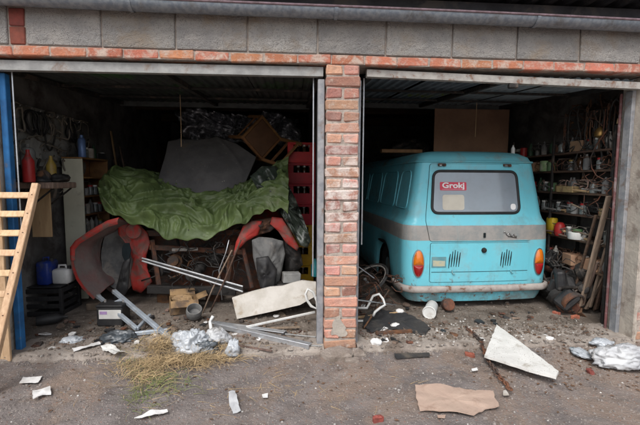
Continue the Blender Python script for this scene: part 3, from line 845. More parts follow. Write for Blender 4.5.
# ------------------------------------------------------------------ generic builders for scrap and litter
def resample(poly, step):
    out = []
    for i, a in enumerate(poly):
        b = poly[(i + 1) % len(poly)]
        n = max(1, int((b - a).length / step))
        for k in range(n): out.append(a + (b - a) * (k / n))
    return out
def plate(pxpoly, Yf, thick=.012, bulge=0.0, rough=0.0, seed=0, step=.04, rings=6, freq=9.0):
    pts = []
    for x, y in pxpoly:
        pts.append(PY(x, y, Yf(x, y) if callable(Yf) else Yf))
    pts = resample(pts, step)
    c = sum(pts, Vector()) / len(pts); n = len(pts)
    vs = []; ts = [1 - i / rings for i in range(rings)]
    for t in ts:
        for p in pts:
            q = c + (p - c) * t
            d = bulge * (1 - t * t) + rough * fbm((q.x, q.z, seed), 4, freq) * (1 if t < 1 else .5)
            vs.append(q + Vector((0, -d, 0)))
    vs.append(c + Vector((0, -bulge, 0)))
    ci = len(vs) - 1; fs = []
    for l in range(rings - 1):
        for k in range(n): fs.append((l * n + k, l * n + (k + 1) % n, (l + 1) * n + (k + 1) % n, (l + 1) * n + k))
    l = rings - 1
    for k in range(n): fs.append((l * n + k, l * n + (k + 1) % n, ci))
    m = len(vs)
    back = [v + Vector((0, thick, 0)) for v in vs]
    fs2 = [tuple(m + i for i in reversed(f)) for f in fs]
    side = [(k, (k + 1) % n, m + (k + 1) % n, m + k) for k in range(n)]
    return G().add(vs + back, fs + fs2 + side)
def flat(pxpoly, z=.01, thick=.003, curl=0.0, jag=0.0, seed=0, step=.025, lift=None):
    r = random.Random(seed)
    pts = resample([PZ(x, y, z) for x, y in pxpoly], step)
    if jag: pts = [p + Vector((r.uniform(-jag, jag), r.uniform(-jag, jag), 0)) for p in pts]
    c = sum(pts, Vector()) / len(pts); n = len(pts); vs = []
    ts = (1, .75, .5, .25)
    def hz(p): return curl * (fbm((p.x, p.y, seed * 3.1), 3, 7) + .45) + (lift(p) if lift else 0)
    for t in ts:
        for p in pts:
            q = c + (p - c) * t; vs.append(q + Vector((0, 0, max(-.002, hz(q)))))
    vs.append(c + Vector((0, 0, max(-.002, hz(c))))); ci = len(vs) - 1; fs = []
    for l in range(3):
        for k in range(n): fs.append((l * n + k, l * n + (k + 1) % n, (l + 1) * n + (k + 1) % n, (l + 1) * n + k))
    for k in range(n): fs.append((3 * n + k, 3 * n + (k + 1) % n, ci))
    m = len(vs)
    return G().add(vs + [v + Vector((0, 0, thick)) for v in vs], fs + [tuple(m + i for i in reversed(f)) for f in fs] + [(k, (k + 1) % n, m + (k + 1) % n, m + k) for k in range(n)])
def bag(c, sx, sy, sz, seed, nu=44, nv=24, cr=.35, fq=5.0, fl=.022):
    c = Vector(c)
    def fn(u, v):
        th = 2 * math.pi * u; ph = math.pi * v
        d = Vector((math.cos(th) * math.sin(ph), math.sin(th) * math.sin(ph), -math.cos(ph)))
        q = d * 1.0 + Vector((seed * 3.7, 0, 0))
        w = Vector((noise.noise(q * 1.4), noise.noise(q * 1.4 + Vector((5, 0, 0))), noise.noise(q * 1.4 + Vector((0, 7, 0))))) * 1.1
        k = 1 + cr * .8 * (ridge(q + w, 1.15) - .45) + cr * .42 * (ridge(q + w * 1.3, 2.6) - .45) + cr * .16 * (ridge(q * 1.2 + w, 6.0) - .4) + .35 * noise.noise(q * 1.1)
        p = Vector((d.x * sx, d.y * sy, d.z * sz)) * k
        z = c.z + p.z
        return (c.x + p.x, c.y + p.y, max(z, fl + .004 * noise.noise(q * 6)))
    g = G(); g.grid(fn, nu, nv)
    return g
def bar(a, b, w, h=None, up=(0, 0, 1)):
    a, b = Vector(a), Vector(b); h = h or w
    d = (b - a); L = d.length; d.normalize()
    u = Vector(up); u = (u - d * u.dot(d)).normalized(); s = d.cross(u)
    M = Matrix(((d.x, s.x, u.x, a.x), (d.y, s.y, u.y, a.y), (d.z, s.z, u.z, a.z), (0, 0, 0, 1)))
    return G().cbox(0, L, -w / 2, w / 2, -h / 2, h / 2, min(.004, w * .2, h * .2), M)

# ------------------------------------------------------------------ red car without its nose
car = thing('wrecked_car', 'dismantled red car without nose, bonnet or bumper under a green tarpaulin', 'car', (-1.35, 1.5, 0))
IC = Matrix.Translation((1.35, -1.5, 0))
def cobj(name, g, mt, parent=None, **k):
    g.v = [IC @ Vector(v) for v in g.v]
    return obj(name, g, mt, parent or car, **k)
def hull(u, v):
    a = math.pi * u
    y = 1.75 + 2.9 * v
    w = .80 - .05 * abs(v - .5)
    zt = lerp_tab([(0, .92), (.12, 1.12), (.3, 1.40), (.7, 1.42), (1, 1.0)], v)
    cx = -1.13
    c, s = math.cos(a), math.sin(a)
    return (cx + w * math.copysign(abs(c) ** .45, c), y, .22 + (zt - .22) * abs(s) ** .45)
cobj('body_shell', G().grid(hull, 30, 20), REDP, smooth=True)
cobj('bulkhead', plate([(146, 216), (240, 216), (262, 225), (262, 292), (146, 294)], 1.72, .02, .02, .05, 5, freq=5), RUST, smooth=True)
cobj('inner_wing', plate([(118, 219), (129, 221), (140, 225), (147, 233), (150, 243), (146, 256), (147, 268), (152, 282), (141, 293), (133, 290), (130, 277), (133, 262), (129, 248), (118, 234)], lambda x, y: 1.38 + .002 * (x - 118), .02, .02, .022, 2, .03, 7, 14), REDP, smooth=True)
cobj('headlamp_bowl', G().lathe([(.062, .02), (.085, .022), (.092, .012), (.086, 0), (.070, -.004), (.058, -.02), (.02, -.03)], 22, Matrix.Translation(PY(134, 231, 1.36)) @ Matrix.Rotation(math.pi / 2, 4, 'X')), REDP, smooth=True, angle=35)
cobj('wing_edge', plate([(262, 221), (258, 235), (247, 241), (238, 250), (233, 256), (236, 242), (243, 226), (252, 221)], 1.22, .015, .025, .012, 7, .03), REDP, smooth=True)
cobj('wing_edge', plate([(272, 217), (282, 218), (290, 230), (299, 247), (297, 251), (286, 243), (278, 231), (270, 224)], 1.25, .015, .02, .012, 8, .03), REDP, smooth=True)
cobj('wing_top', plate([(250, 221), (262, 219), (277, 217), (280, 224), (270, 232), (262, 234), (255, 238)], 1.3, .02, .05, .06, 9, .03), RUST, smooth=True)
cobj('inner_panel', plate([(252, 240), (259, 237), (272, 238), (283, 241), (285, 254), (282, 270), (278, 288), (268, 292), (260, 287), (256, 270), (253, 256)], lambda x, y: 1.15 + .0012 * (y - 240), .012, .07, .05, 4, .03, 7, 6), ARCHG, smooth=True)
cobj('mudguard_stain_flap', plate([(256, 258), (268, 256), (277, 270), (275, 288), (262, 292), (257, 275)], 1.06, .01, .03, .03, 3), BLACKP, smooth=True)
cobj('wheel_box', plate([(284, 238), (300, 248), (303, 265), (292, 278), (285, 270)], 1.35, .03, .04, .03, 6), GREASE, smooth=True)
cobj('crossmember', bar(PY(148, 289, 1.25), PY(236, 291, 1.22), .07, .09), GREASE)
cobj('number_bracket', bar(PY(172, 250, 1.36), PY(198, 249, 1.36), .02, .035), STEELP)
cobj('slam_panel', bar(PY(150, 247, 1.45), PY(245, 252, 1.45), .05, .06), RUST)
cobj('slam_panel', bar(PY(146, 233, 1.5), PY(262, 232, 1.5), .05, .07), RUST)
cobj('strut', bar(PY(152, 240, 1.45), PY(160, 292, 1.3), .04, .05), RUST)
cobj('strut', bar(PY(232, 245, 1.35), PY(226, 291, 1.3), .04, .05), RUST)
cobj('strut', bar(PY(243, 248, 1.3), PY(252, 288, 1.2), .03, .04), RUST)
for i in range(9):
    x0 = 155 + i * 10 + rnd.uniform(-4, 4); y0 = rnd.uniform(240, 262)
    p = PY(x0, y0, 1.5)
    q = [p + Vector((rnd.uniform(-.08, .08) * k, -.03 * k, -.07 * k + .03 * math.sin(k * 2 + i))) for k in range(5)]
    cobj('hose', G().tube(q, rnd.uniform(.008, .018), 6), rnd.choice([GREASE, RUST, BLACKP]), smooth=True)
for i, (x, y, r) in enumerate(((175, 262, .09), (200, 268, .07), (216, 258, .08), (190, 276, .06), (162, 270, .07))):
    cobj('steering_part', G().lathe([(r * .3, -.06), (r, -.05), (r, .02), (r * .7, .04), (r * .7, .08), (r * .3, .09)], 14, Matrix.Translation(PY(x, y, 1.45)) @ Euler((1.2 + i, .4 * i, 0)).to_matrix().to_4x4()), rnd.choice([GREASE, RUST]), smooth=True, angle=40)
g = G()
rt_ = random.Random(91)
for i in range(46):
    p = Vector((rt_.uniform(-1.75, -.85), rt_.uniform(1.2, 1.5), rt_.uniform(.2, .85))); d_ = Vector((rt_.gauss(0, 1), 0, rt_.gauss(0, .7))).normalized(); pts = [p.copy()]
    for k in range(6):
        d_ = (d_ + Vector((rt_.gauss(0, .6), rt_.gauss(0, .2), rt_.gauss(0, .6)))).normalized(); p = p + d_ * .06; pts.append(p.copy())
    g.tube(pts, rt_.uniform(.003, .009), 5)
cobj('wiring_loom', g, GREASE, smooth=True)
for sx, xx in ((0, 166), (1, 214)):
    p = PY(xx, 292, 1.4)
    cobj('axle_stand', G().cbox(p.x - .09, p.x + .09, 1.34, 1.5, .0, p.z, .01), RUST)

# loose wing on the left
wing = thing('car_wing', 'loose red car wing with dusty grey inside standing beside the wreck', 'car wing', (-2.2, 1.2, .02))
IW = Matrix.Translation((2.2, -1.2, -.02))
def wob(name, g, mt, parent=None, **k):
    g.v = [IW @ Vector(v) for v in g.v]
    return obj(name, g, mt, parent or wing, **k)
wc = [(119, 218), (108, 221), (97, 227), (86, 234), (76, 241), (71, 248), (71, 258), (73, 268), (77, 279), (84, 289), (94, 299)]
def wcurve(t):
    i = min(int(t * (len(wc) - 1)), len(wc) - 2); f = t * (len(wc) - 1) - i
    return wc[i][0] + (wc[i + 1][0] - wc[i][0]) * f, wc[i][1] + (wc[i + 1][1] - wc[i][1]) * f
def wskin(off):
    def fn(u, v):
        x, y = wcurve(u)
        p = PY(x, y, 1.05)
        c = PY(112, 262, 1.05)
        d = (p - c); d.y = 0; L = d.length; d /= L
        y_ = 1.05 + .47 * v
        inn = .10 * math.sin(v * math.pi * .5) + .02 * noise.noise(Vector((u * 3, v * 3, 1)))
        q = c + d * (L - inn * .9 + off)
        return (q.x, y_, max(q.z, .03))
    return fn
wob('outer_skin', G().grid(wskin(.008), 40, 14), REDP, smooth=True)
wob('inner_skin', G().grid(wskin(-.004), 40, 14), REDIN, smooth=True)
def rimf(u, v):
    x, y = wcurve(u * .62); p = PY(x, y, 1.05); c = PY(112, 262, 1.05); d = (p - c); d.y = 0; L = d.length; d /= L
    wd = .075 * (1 - .35 * u)
    q = c + d * (L + .008 - wd * v)
    return (q.x, 1.05 - .018 * math.sin(v * math.pi) - .004, q.z)
wob('rim', G().grid(rimf, 30, 5), REDP, smooth=True)
def rim2(u, v):
    x, y = wcurve(.55 + u * .45); p = PY(x, y, 1.05); c = PY(112, 262, 1.05); d = (p - c); d.y = 0; L = d.length; d /= L
    q = c + d * (L + .008 - .03 * v)
    return (q.x, 1.046, max(.03, q.z))
wob('rim', G().grid(rim2, 24, 2), REDP, smooth=True)
def bowl(u, v):
    a = 2 * math.pi * u; r = v
    p = PY(115 + 16 * r * math.cos(a), 258 + 32 * r * math.sin(a), 1.37)
    return (p.x, 1.42 + .16 * (1 - r * r) - .03 * noise.noise(Vector((math.cos(a) * 2 * r, math.sin(a) * 2 * r, 3))), max(.04, p.z))
wob('wheel_arch_liner', G().grid(bowl, 40, 10), ARCHG, smooth=True)
def lip(u, v):
    a = 2 * math.pi * u
    p = PY(115 + (16 + 6 * v) * math.cos(a), 258 + (32 + 6 * v) * math.sin(a), 1.40)
    return (p.x, 1.42 + .05 * v, max(.03, p.z))
wob('arch_lip', G().grid(lip, 40, 3), REDIN, smooth=True)
wob('lamp_hole', plate([(124, 243), (129, 243), (131, 250), (129, 259), (125, 262), (122, 255), (122, 248)], 1.22, .012, .0, .004, 4, .02, 3), SEAM)
wob('splash_guard', plate([(123, 262), (130, 258), (128, 290), (122, 300), (112, 302)], 1.15, .01, .02, .02, 5), BLACKP, smooth=True)

wb_ = PY(96, 302, 1.1)
one('wood_block', 'short wooden block propping up the loose red wing', 'wood block', G().cbox(wb_.x - .1, wb_.x + .06, 1.08, 1.2, .025, .10, .006), WOOD_GR)

# ------------------------------------------------------------------ tarpaulin, grey cover, film
TC = [(102, 203, 186), (108, 212, 174), (116, 217, 170), (130, 221, 171), (146, 227, 175), (158, 234, 182), (170, 240, 186), (188, 242, 190), (204, 240, 192), (218, 234, 192), (232, 228, 190), (246, 221, 184), (258, 215, 178), (268, 210, 172), (278, 209, 164), (288, 214, 160)]
def tcol(u):
    i = min(int(u * (len(TC) - 1)), len(TC) - 2); f = u * (len(TC) - 1) - i
    a, b = TC[i], TC[i + 1]
    return [a[k] + (b[k] - a[k]) * f for k in range(3)]
def tarp(u, v):
    x, yh, yc = tcol(u)
    ph = PY(x, yh + 1.6 * math.sin(u * 37) + 1.2 * math.sin(u * 71), 1.12); pc = PY(x, yc, 1.85)
    if v < .62:
        t = v / .62
        s = math.sin(t * math.pi / 2)
        p = Vector((ph.x + (pc.x - ph.x) * t, ph.y + (pc.y - ph.y) * (t ** 1.25), ph.z + (pc.z - ph.z) * s ** .9))
    else:
        t = (v - .62) / .38
        p = pc + Vector((.0, 1.1 * t, -.12 * t * t + .03 * t))
    q = Vector((p.x, p.y * .8 + p.z * .9, 0))
    wv = Vector((noise.noise(q * 2.2), noise.noise(q * 2.2 + Vector((9, 3, 0))), 0)) * .32
    qq = q + wv
    sw = Vector((qq.x * 1.8 - .5 * math.sin(u * 3.1) , qq.y * 5.2 + 1.9 * math.sin(u * math.pi + .4), 1.0))
    d = .085 * (max(0, ridge(sw, 1.0)) ** 1.6 - .3) + .05 * (ridge(Vector((qq.x * 5.5 + qq.y * 3, qq.y * 4 - qq.x * 3, 4)), 1.0) - .4) + .026 * (max(0, ridge(qq * 8, 1.0)) ** 2 - .3) + .012 * (max(0, ridge(qq * 17 + wv * 9, 1.0)) ** 2 - .3)
    e = min(1, v / .06)
    return p + Vector((.15 * d, -.75 * d, .65 * d)) * (.35 + .65 * e)
one('tarpaulin', 'crumpled green tarpaulin draped over the red wreck', 'tarpaulin', G().grid(tarp, 260, 150, .003, (0, .6, -.8)), TARP, smooth=True)
ctop = [(168, 141), (180, 139), (196, 140), (217, 136.5), (236, 143), (256, 157)]
cbot = [(155, 196), (176, 199), (198, 203), (216, 202), (232, 197), (246, 182)]
def cover(u, v):
    k = min(int(u * 5), 4); f = u * 5 - k
    a = [ctop[k][q] + (ctop[k + 1][q] - ctop[k][q]) * f for q in (0, 1)]; b = [cbot[k][q] + (cbot[k + 1][q] - cbot[k][q]) * f for q in (0, 1)]
    x, y = b[0] + (a[0] - b[0]) * v, b[1] + (a[1] - b[1]) * v
    p = PY(x, y, 1.60 + .0095 * (203 - y))
    d = .06 * math.sin(math.pi * v) * math.sin(math.pi * u) + .022 * noise.noise(Vector((p.x * 2.2, p.z * 3.1, 2))) + .014 * max(0, ridge(Vector((p.x * 2.6 + p.z * 2.2, p.z * 1.3, 5)), 1.0)) ** 3
    return p + Vector((0, -d, d * .4))
gc = G().grid(cover, 70, 50, .012, (0, .8, -.6))
one('grey_cover', 'large dusty dark grey felt cover lying over the wreck behind the green tarpaulin', 'cover', gc, FELT, smooth=True)
ps = plate([(250, 176), (262, 166), (276, 166), (286, 180), (296, 200), (304, 220), (311, 240), (308, 248), (300, 245), (290, 229), (280, 212), (270, 200), (258, 190)], lambda x, y: 1.45 - .005 * (y - 170), .02, .07, .13, 6, .025, 10, 8)
one('plastic_sheet', 'dark green crumpled plastic sheet hanging off the right side of the wreck', 'plastic sheet', ps, PLASTG, smooth=True)
fs_ = plate([(176, 112), (200, 108), (226, 114), (250, 116), (276, 112), (300, 120), (302, 146), (278, 150), (240, 142), (214, 150), (184, 142)], 3.6, .05, .12, .45, 5, .05, 12, 5)
one('silvery_sheeting', 'crumpled silvery plastic sheeting behind the tipped chair', 'plastic sheet', fs_, FILM, smooth=True)

# ------------------------------------------------------------------ tipped chair on the heap
chair = thing('wooden_chair', 'brown wooden chair tipped over on top of the wreck', 'chair')
def chp(name, g, mt): return obj(name, g, mt, chair)
S = .40
chp('seat', G().cbox(-S / 2 + .02, S / 2 - .02, -S / 2 + .02, S / 2 - .02, -.006, .012, .004), mat('chair_seat', (.17, .09, .05), (.13, .07, .04), .7, coord='O', bump=.1))
for a, b in (((-S / 2, -S / 2), (S / 2, -S / 2)), ((S / 2, -S / 2), (S / 2, S / 2)), ((S / 2, S / 2), (-S / 2, S / 2)), ((-S / 2, S / 2), (-S / 2, -S / 2))):
    chp('seat_rail', bar((a[0], a[1], -.01), (b[0], b[1], -.01), .03, .055), WOOD_CH)
for lx, ly in ((-S / 2, -S / 2), (S / 2, -S / 2)):
    chp('leg', bar((lx, ly, .01), (lx * 1.05, ly * 1.08, -.43), .034, .034, (1, 0, 0)), WOOD_CH)
for lx in (-S / 2, S / 2):
    chp('leg', bar((lx, S / 2 + .012, -.43), (lx, S / 2 + .012, .02), .034, .04, (1, 0, 0)), WOOD_CH)
    chp('back_post', bar((lx, S / 2 + .012, .02), (lx, S / 2 + .09, .46), .034, .04, (1, 0, 0)), WOOD_CH)
for z in (.20, .40):
    chp('back_slat', bar((-S / 2, S / 2 + .012 + z * .17, z), (S / 2, S / 2 + .012 + z * .17, z), .018, .06), WOOD_CH)
for z in (-.2,):
    for ly in (-S / 2, S / 2):
        chp('stretcher', bar((-S / 2, ly, z), (S / 2, ly, z), .02, .028), WOOD_CH)
cp = PY(262, 138, 2.15)
nrm = Vector((.5, -.85, -.1)).normalized()          # underside of the seat faces the door
upv = Vector((.72, 0, -.62)); upv = (upv - nrm * upv.dot(nrm)).normalized()
xa = upv.cross(-nrm)
chair.matrix_world = Matrix.Translation(cp) @ Matrix((xa, upv, nrm)).transposed().to_4x4()

r3 = random.Random(8)
for i in range(10):
    y = 2.1 + i * .13
    one('leaning_pole', 'long thin pole leaning on the left garage wall behind the open shelf', 'pole', bar((-2.72 + r3.uniform(-.1, .1), y, .03), (-3.02, y + r3.uniform(-.15, .15), r3.uniform(1.5, 2.2)), .022, .03, (0, 1, 0)), [WOOD_GR, PLY, WOOD_DK][i % 3], 'poles leaning on the left wall')
for i, (x, y, w, h, lb) in enumerate(((112, 165, .5, .6, 'tall dark cardboard box at the back of the left garage'), (130, 160, .45, .8, 'brown cardboard box behind the left bulge of the tarpaulin'), (150, 150, .4, 1.0, 'dark wooden chest standing behind the grey cover'))):
    p = PY(x, y, 4.4 + .3 * i)
    one('storage_box', lb, 'box', G().cbox(p.x - w / 2, p.x + w / 2, 4.4 + .3 * i, 4.9 + .3 * i, .03, p.z + .15, .008), [CARDD, CARDD, WOOD_DK][i])
for i in range(9):
    x = -2.7 + i * .2
    one('leaning_lath', 'long dark lath leaning on the back wall of the left garage', 'lath', bar((x, 5.3, .03), (x + r3.uniform(-.3, .3), 5.94, r3.uniform(1.6, 2.4)), .05, .025, (0, -1, 0)), WOOD_GR if i % 2 else WOOD_DK, 'laths leaning on the back wall')

# ------------------------------------------------------------------ beer crates
def crate_meshes():
    w, d, h = .36, .28, .275
    g = G(); t = .012
    def wall(ax, s):
        L, o = (w, d / 2) if ax == 0 else (d, w / 2)
        hw_ = L * .30
        pieces = [(-L / 2, L / 2, 0, .15), (-L / 2, L / 2, h - .03, h), (-L / 2, -hw_, .15, h - .03), (hw_, L / 2, .15, h - .03)]
        for a, b, z0, z1 in pieces:
            if ax == 0: g.cbox(a, b, s * o - t / 2, s * o + t / 2, z0, z1, .003)
            else: g.cbox(s * o - t / 2, s * o + t / 2, a, b, z0, z1, .003)
        if ax == 0:
            g.cbox(-L / 2, L / 2, s * (o + .004) - t / 2, s * (o + .004) + t / 2, 0, .022, .003)
            g.cbox(-L / 2, L / 2, s * (o + .004) - t / 2, s * (o + .004) + t / 2, h - .02, h, .003)
    for s in (-1, 1): wall(0, s); wall(1, s)
    g.cbox(-w / 2 + .014, w / 2 - .014, -d / 2 + .014, d / 2 - .014, .004, .014, .002)
    return g
CRM = {'red': mesh(crate_meshes()), 'yellow': mesh(crate_meshes())}
CRM['red'].materials.append(CRATER); CRM['yellow'].materials.append(CRATEY)
BOT = mesh(G().lathe([(.028, 0), (.030, .01), (.030, .14), (.022, .18), (.012, .21), (.012, .235)], 10), True, 40); BOT.materials.append(GLASSB)
CAPM = mesh(G().lathe([(.0165, .205), (.0175, .225), (.0175, .24), (.014, .243)], 8)); CAPM.materials.append(CAPW)
ct = PY(301, 145, 2.0)
lev = ['yellow', 'yellow', 'yellow', 'red', 'red', 'red', 'red']
nm = {0: 'lowest of the stack', 1: 'second from the floor', 2: 'touching the red crates above it', 3: 'resting on the yellow crates', 4: 'second above the yellow crates', 5: 'second from the top of the stack', 6: 'topmost of the stack'}
for i, c in enumerate(lev):
    t = thing('bottle_crate', '%s plastic bottle crate beside the pillar, %s' % (c, nm[i]), 'crate', (ct.x + rnd.uniform(-.008, .008), 2.14 + rnd.uniform(-.01, .01), .02 + i * .279), (0, 0, rnd.uniform(-.03, .03)), 'stacked bottle crates')
    obj('box', CRM[c], None, t)
    for bx in range(4):
        for by in range(3):
            if rnd.random() < .15: continue
            b = obj('bottle', BOT, None, t, (-.125 + bx * .083, -.085 + by * .085, .018))
            obj('cap', CAPM, None, b)

# ------------------------------------------------------------------ left wall: boards, hooks, gaskets
tb = thing('tool_board', 'grey board with a row of hooks on the left garage wall', 'tool board', (-3.03, 1.2, 1.6))
obj('board', G().cbox(0, .02, -1.0, .9, .0, .62, .003), mat('tool_board_paint', (.36, .36, .34), (.25, .25, .24), .9, bump=.2, dirt=(.10, .09, .08), dscale=3), tb)
HK = mesh(G().tube([(0, 0, 0), (.06, 0, 0), (.075, 0, .02)], .006, 6)); HK.materials.append(CHROME)
hooks = []
for i in range(12):
    y = -.93 + i * .15
    obj('hook', HK, None, tb, (.02, y, .565 + rnd.uniform(-.02, .02)))
    hooks.append(1.2 + y)
def ringpts(cx, cy, cz, a, b, sq=2.0, n=28, wob=0.0, seed=0):
    out = []
    for k in range(n):
        th = 2 * math.pi * k / n; c, s = math.cos(th), math.sin(th)
        q = (abs(c) ** sq + abs(s) ** sq) ** (-1 / sq)
        out.append((cx + .012 * math.sin(th * 2 + seed), cy + a * q * c, cz + b * q * s + wob * noise.noise(Vector((c, s, seed)))))
    return out
hung = [('gasket_ring', 'pale engine gasket hanging on the tool board', 'gasket', .07, .11, 4, GASKET, .010), ('fan_belt', 'black fan belt loop hanging on the tool board', 'fan belt', .09, .19, 2, RUBBER, .010),
        ('cable_coil', 'coil of dark cable hanging on the tool board', 'cable', .085, .12, 2, BLACKP, .014)]
for i, y in enumerate(hooks):
    nme, lb, ct_, a, b, sq, mt, r = hung[(i * 2 + (i // 3)) % 3]
    zc = 1.6 + .56 - b
    g = G().tube(ringpts(-2.955, y, zc, a * rnd.uniform(.8, 1.1), b, sq, 28, .02, i), r, 6, True)
    if nme == 'cable_coil':
        for k in range(3): g.tube(ringpts(-2.955 + .012 * k, y, zc + rnd.uniform(-.01, .01), a * rnd.uniform(.75, 1.1), b * rnd.uniform(.85, 1.0), 2, 24, .03, i + k * 7), r * .7, 6, True)
    one(nme, lb.replace('hanging', 'on the %s hook' % ['first', 'second', 'third', 'fourth', 'fifth', 'sixth', 'seventh', 'eighth', 'ninth', 'tenth', 'eleventh', 'last'][i]).replace('on the tool board', 'of the tool board, counted from the door'), ct_, g, mt, group='loops hanging from the tool board', smooth=True)
for i in range(8):
    y = .55 + i * .21; L = rnd.uniform(.25, .5)
    g = G().tube([(-2.98 + .02 * math.sin(k + i), y + .015 * math.sin(k * .8 + i), 1.68 - L * k / 6) for k in range(7)], .012 + .006 * (i % 3), 6)
    one('hanging_hose', '%s hose dangling under the tool board' % ['black rubber', 'pale dusty', 'greasy dark'][i % 3], 'hose', g, [RUBBER, GASKET, GREASE][i % 3], group='hoses dangling on the left wall', smooth=True)

# high shelf slab with clutter, bracket and plywood sheet
hs = thing('wall_shelf', 'thick grey-brown wall shelf with diagonal brackets near the ladder', 'shelf', (-2.85, 1.0, 1.40))
zc = 1.40
obj('shelf_board', G().cbox(-.2, .30, -.35, .06, -.03, .03, .008), WOOD_GR, hs)
for y in (-.28, .03):
    obj('bracket', bar((.26, y, -.03), (-.12, y, -.34), .014, .02, (0, 1, 0)), GREASE, hs)
def bottle_prof(r, h, neck=.35):
    return [(r * .95, 0), (r, .01), (r, h * (1 - neck)), (r * .5, h * (1 - neck * .55)), (r * .32, h * .9), (r * .32, h)]
one('red_bottle', 'red plastic bottle on the wall shelf', 'bottle', G().lathe(bottle_prof(.05, .30), 16), REDB, loc=(PX(28, 160, -2.72).x, PX(28, 160, -2.72).y, 1.432), smooth=True, angle=40)
one('yellow_bottle', 'yellow plastic bottle on the wall shelf', 'bottle', G().lathe(bottle_prof(.045, .26), 16), YELB, loc=(-2.68, .86, 1.432), smooth=True, angle=40)
one('grey_canister', 'tall grey metal canister on the wall shelf', 'canister', G().lathe([(.06, 0), (.065, .01), (.065, .3), (.05, .34), (.02, .35), (.02, .38)], 16), STEELG, loc=(-2.95, .95, 1.432), smooth=True, angle=40)
for i in range(7):
    p = Vector((-2.85 + rnd.uniform(0, .30), .72 + i * .05, 1.45))
    kind = i % 3
    if kind == 0:
        one('oily_rag', 'crumpled dark rag on the wall shelf', 'rag', bag((p.x, p.y, 1.46), .10, .08, .05, i, 24, 12, fl=1.432), GREASE if i else BLACKP, group='rags on the wall shelf', smooth=True)
    elif kind == 1:
        one('pump_part', 'greasy round machine part on the wall shelf', 'machine part', G().lathe([(.03, 0), (.06, .005), (.06, .04), (.03, .05), (.03, .09), (.015, .1)], 14, Euler((1.2, .3 * i, 0)).to_matrix().to_4x4()), RUST, loc=(p.x, p.y, 1.48), group='machine parts on the wall shelf', smooth=True, angle=40)
    else:
        one('paper_scrap', 'crumpled white paper scrap on the wall shelf', 'paper', bag((p.x, p.y, 1.455), .06, .05, .03, i + 4, 20, 10, fl=1.432), PAPER, group='paper scraps on the wall shelf', smooth=True)
pl0, pl1 = PY(35, 192, .95), PY(52, 237, .95)
one('plywood_sheet', 'tan plywood sheet propped under the wall shelf behind the ladder', 'plywood', G().cbox(pl0.x - .05, pl1.x, .95, .968, pl1.z, 1.366, .003), PLY)
one('grey_cabinet', 'narrow grey metal cabinet beneath the wall shelf', 'cabinet', G().cbox(PY(46, 200, 1.75).x, PY(60, 200, 1.75).x, 1.75, 1.95, .02, 1.34, .008), mat('grey_cabinet_paint', (.20, .22, .25), (.16, .175, .20), .6, bump=.1, dirt=(.12, .11, .10), dscale=5))
# open shelf with cream end panel
oc = thing('open_shelf', 'open brown shelf unit with a cream end panel, full of small jars', 'shelf', (-2.765, 1.56, .02))
obj('end_panel', G().cbox(-.20, .03, -.022, 0, 0, 1.68, .004), CREAM, oc)
obj('end_panel', G().cbox(-.20, .03, .60, .62, 0, 1.68, .004), WOOD_CH, oc)
obj('back_panel', G().cbox(-.21, -.202, 0, .60, 0, 1.68, .001), WOOD_CH, oc)
for i in range(7):
    obj('shelf_board', G().cbox(-.20, .028, .001, .599, .1 + i * .225, .118 + i * .225, .002), WOOD_CH, oc)

# ------------------------------------------------------------------ jars, tins and boxes
JARM = mesh(G().lathe([(.03, 0), (.036, .006), (.036, .085), (.028, .1), (.028, .108)], 12), True, 40); JARM.materials.append(GLASSC)
LIDS = {}
for n_, c_ in (('red', REDB), ('white', CAPW), ('yellow', YELB), ('black', BLACKP)):
    LIDS[n_] = mesh(G().lathe([(.031, .104), (.031, .122), (.028, .124)], 12), True, 40); LIDS[n_].materials.append(c_)
def tin_mesh(r, h, mt):
    me = mesh(G().lathe([(r * .96, 0), (r, .004), (r * .985, .008), (r * .985, h - .008), (r, h - .004), (r * .94, h), (r * .9, h - .006)], 14), True, 40); me.materials.append(mt); return me
TINS = {'rusty': tin_mesh(.045, .10, RUST), 'dull white': tin_mesh(.05, .12, mat('dull_white_tin', (.40, .38, .35), (.25, .22, .19), .7, bump=.05)), 'green': tin_mesh(.05, .11, GREENB), 'steel': tin_mesh(.042, .09, STEELG), 'red': tin_mesh(.045, .12, REDB)}
BOXM = {}
for n_, c_, s_ in (('tan', TANB, (.07, .10, .07)), ('black', BLACKP, (.08, .12, .06)), ('brown', CARDD, (.09, .13, .10))):
    BOXM[n_] = mesh(G().cbox(-s_[0], s_[0], -s_[1], s_[1], 0, s_[2] * 1.2, .004)); BOXM[n_].materials.append(c_)
BTL = {}
DUSTW = mat('dusty_white', (.36, .35, .32), (.26, .25, .23), .7, bump=.05, dirt=(.16, .14, .12), dscale=9)
for n_, c_ in (('brown', GLASSB), ('dusty white', DUSTW), ('grey', ARCHG), ('dark green', mat('dark_green_plastic', (.04, .09, .05), None, .5, bump=.05))):
    BTL[n_] = mesh(G().lathe(bottle_prof(.033, .2), 12), True, 40); BTL[n_].materials.append(c_)
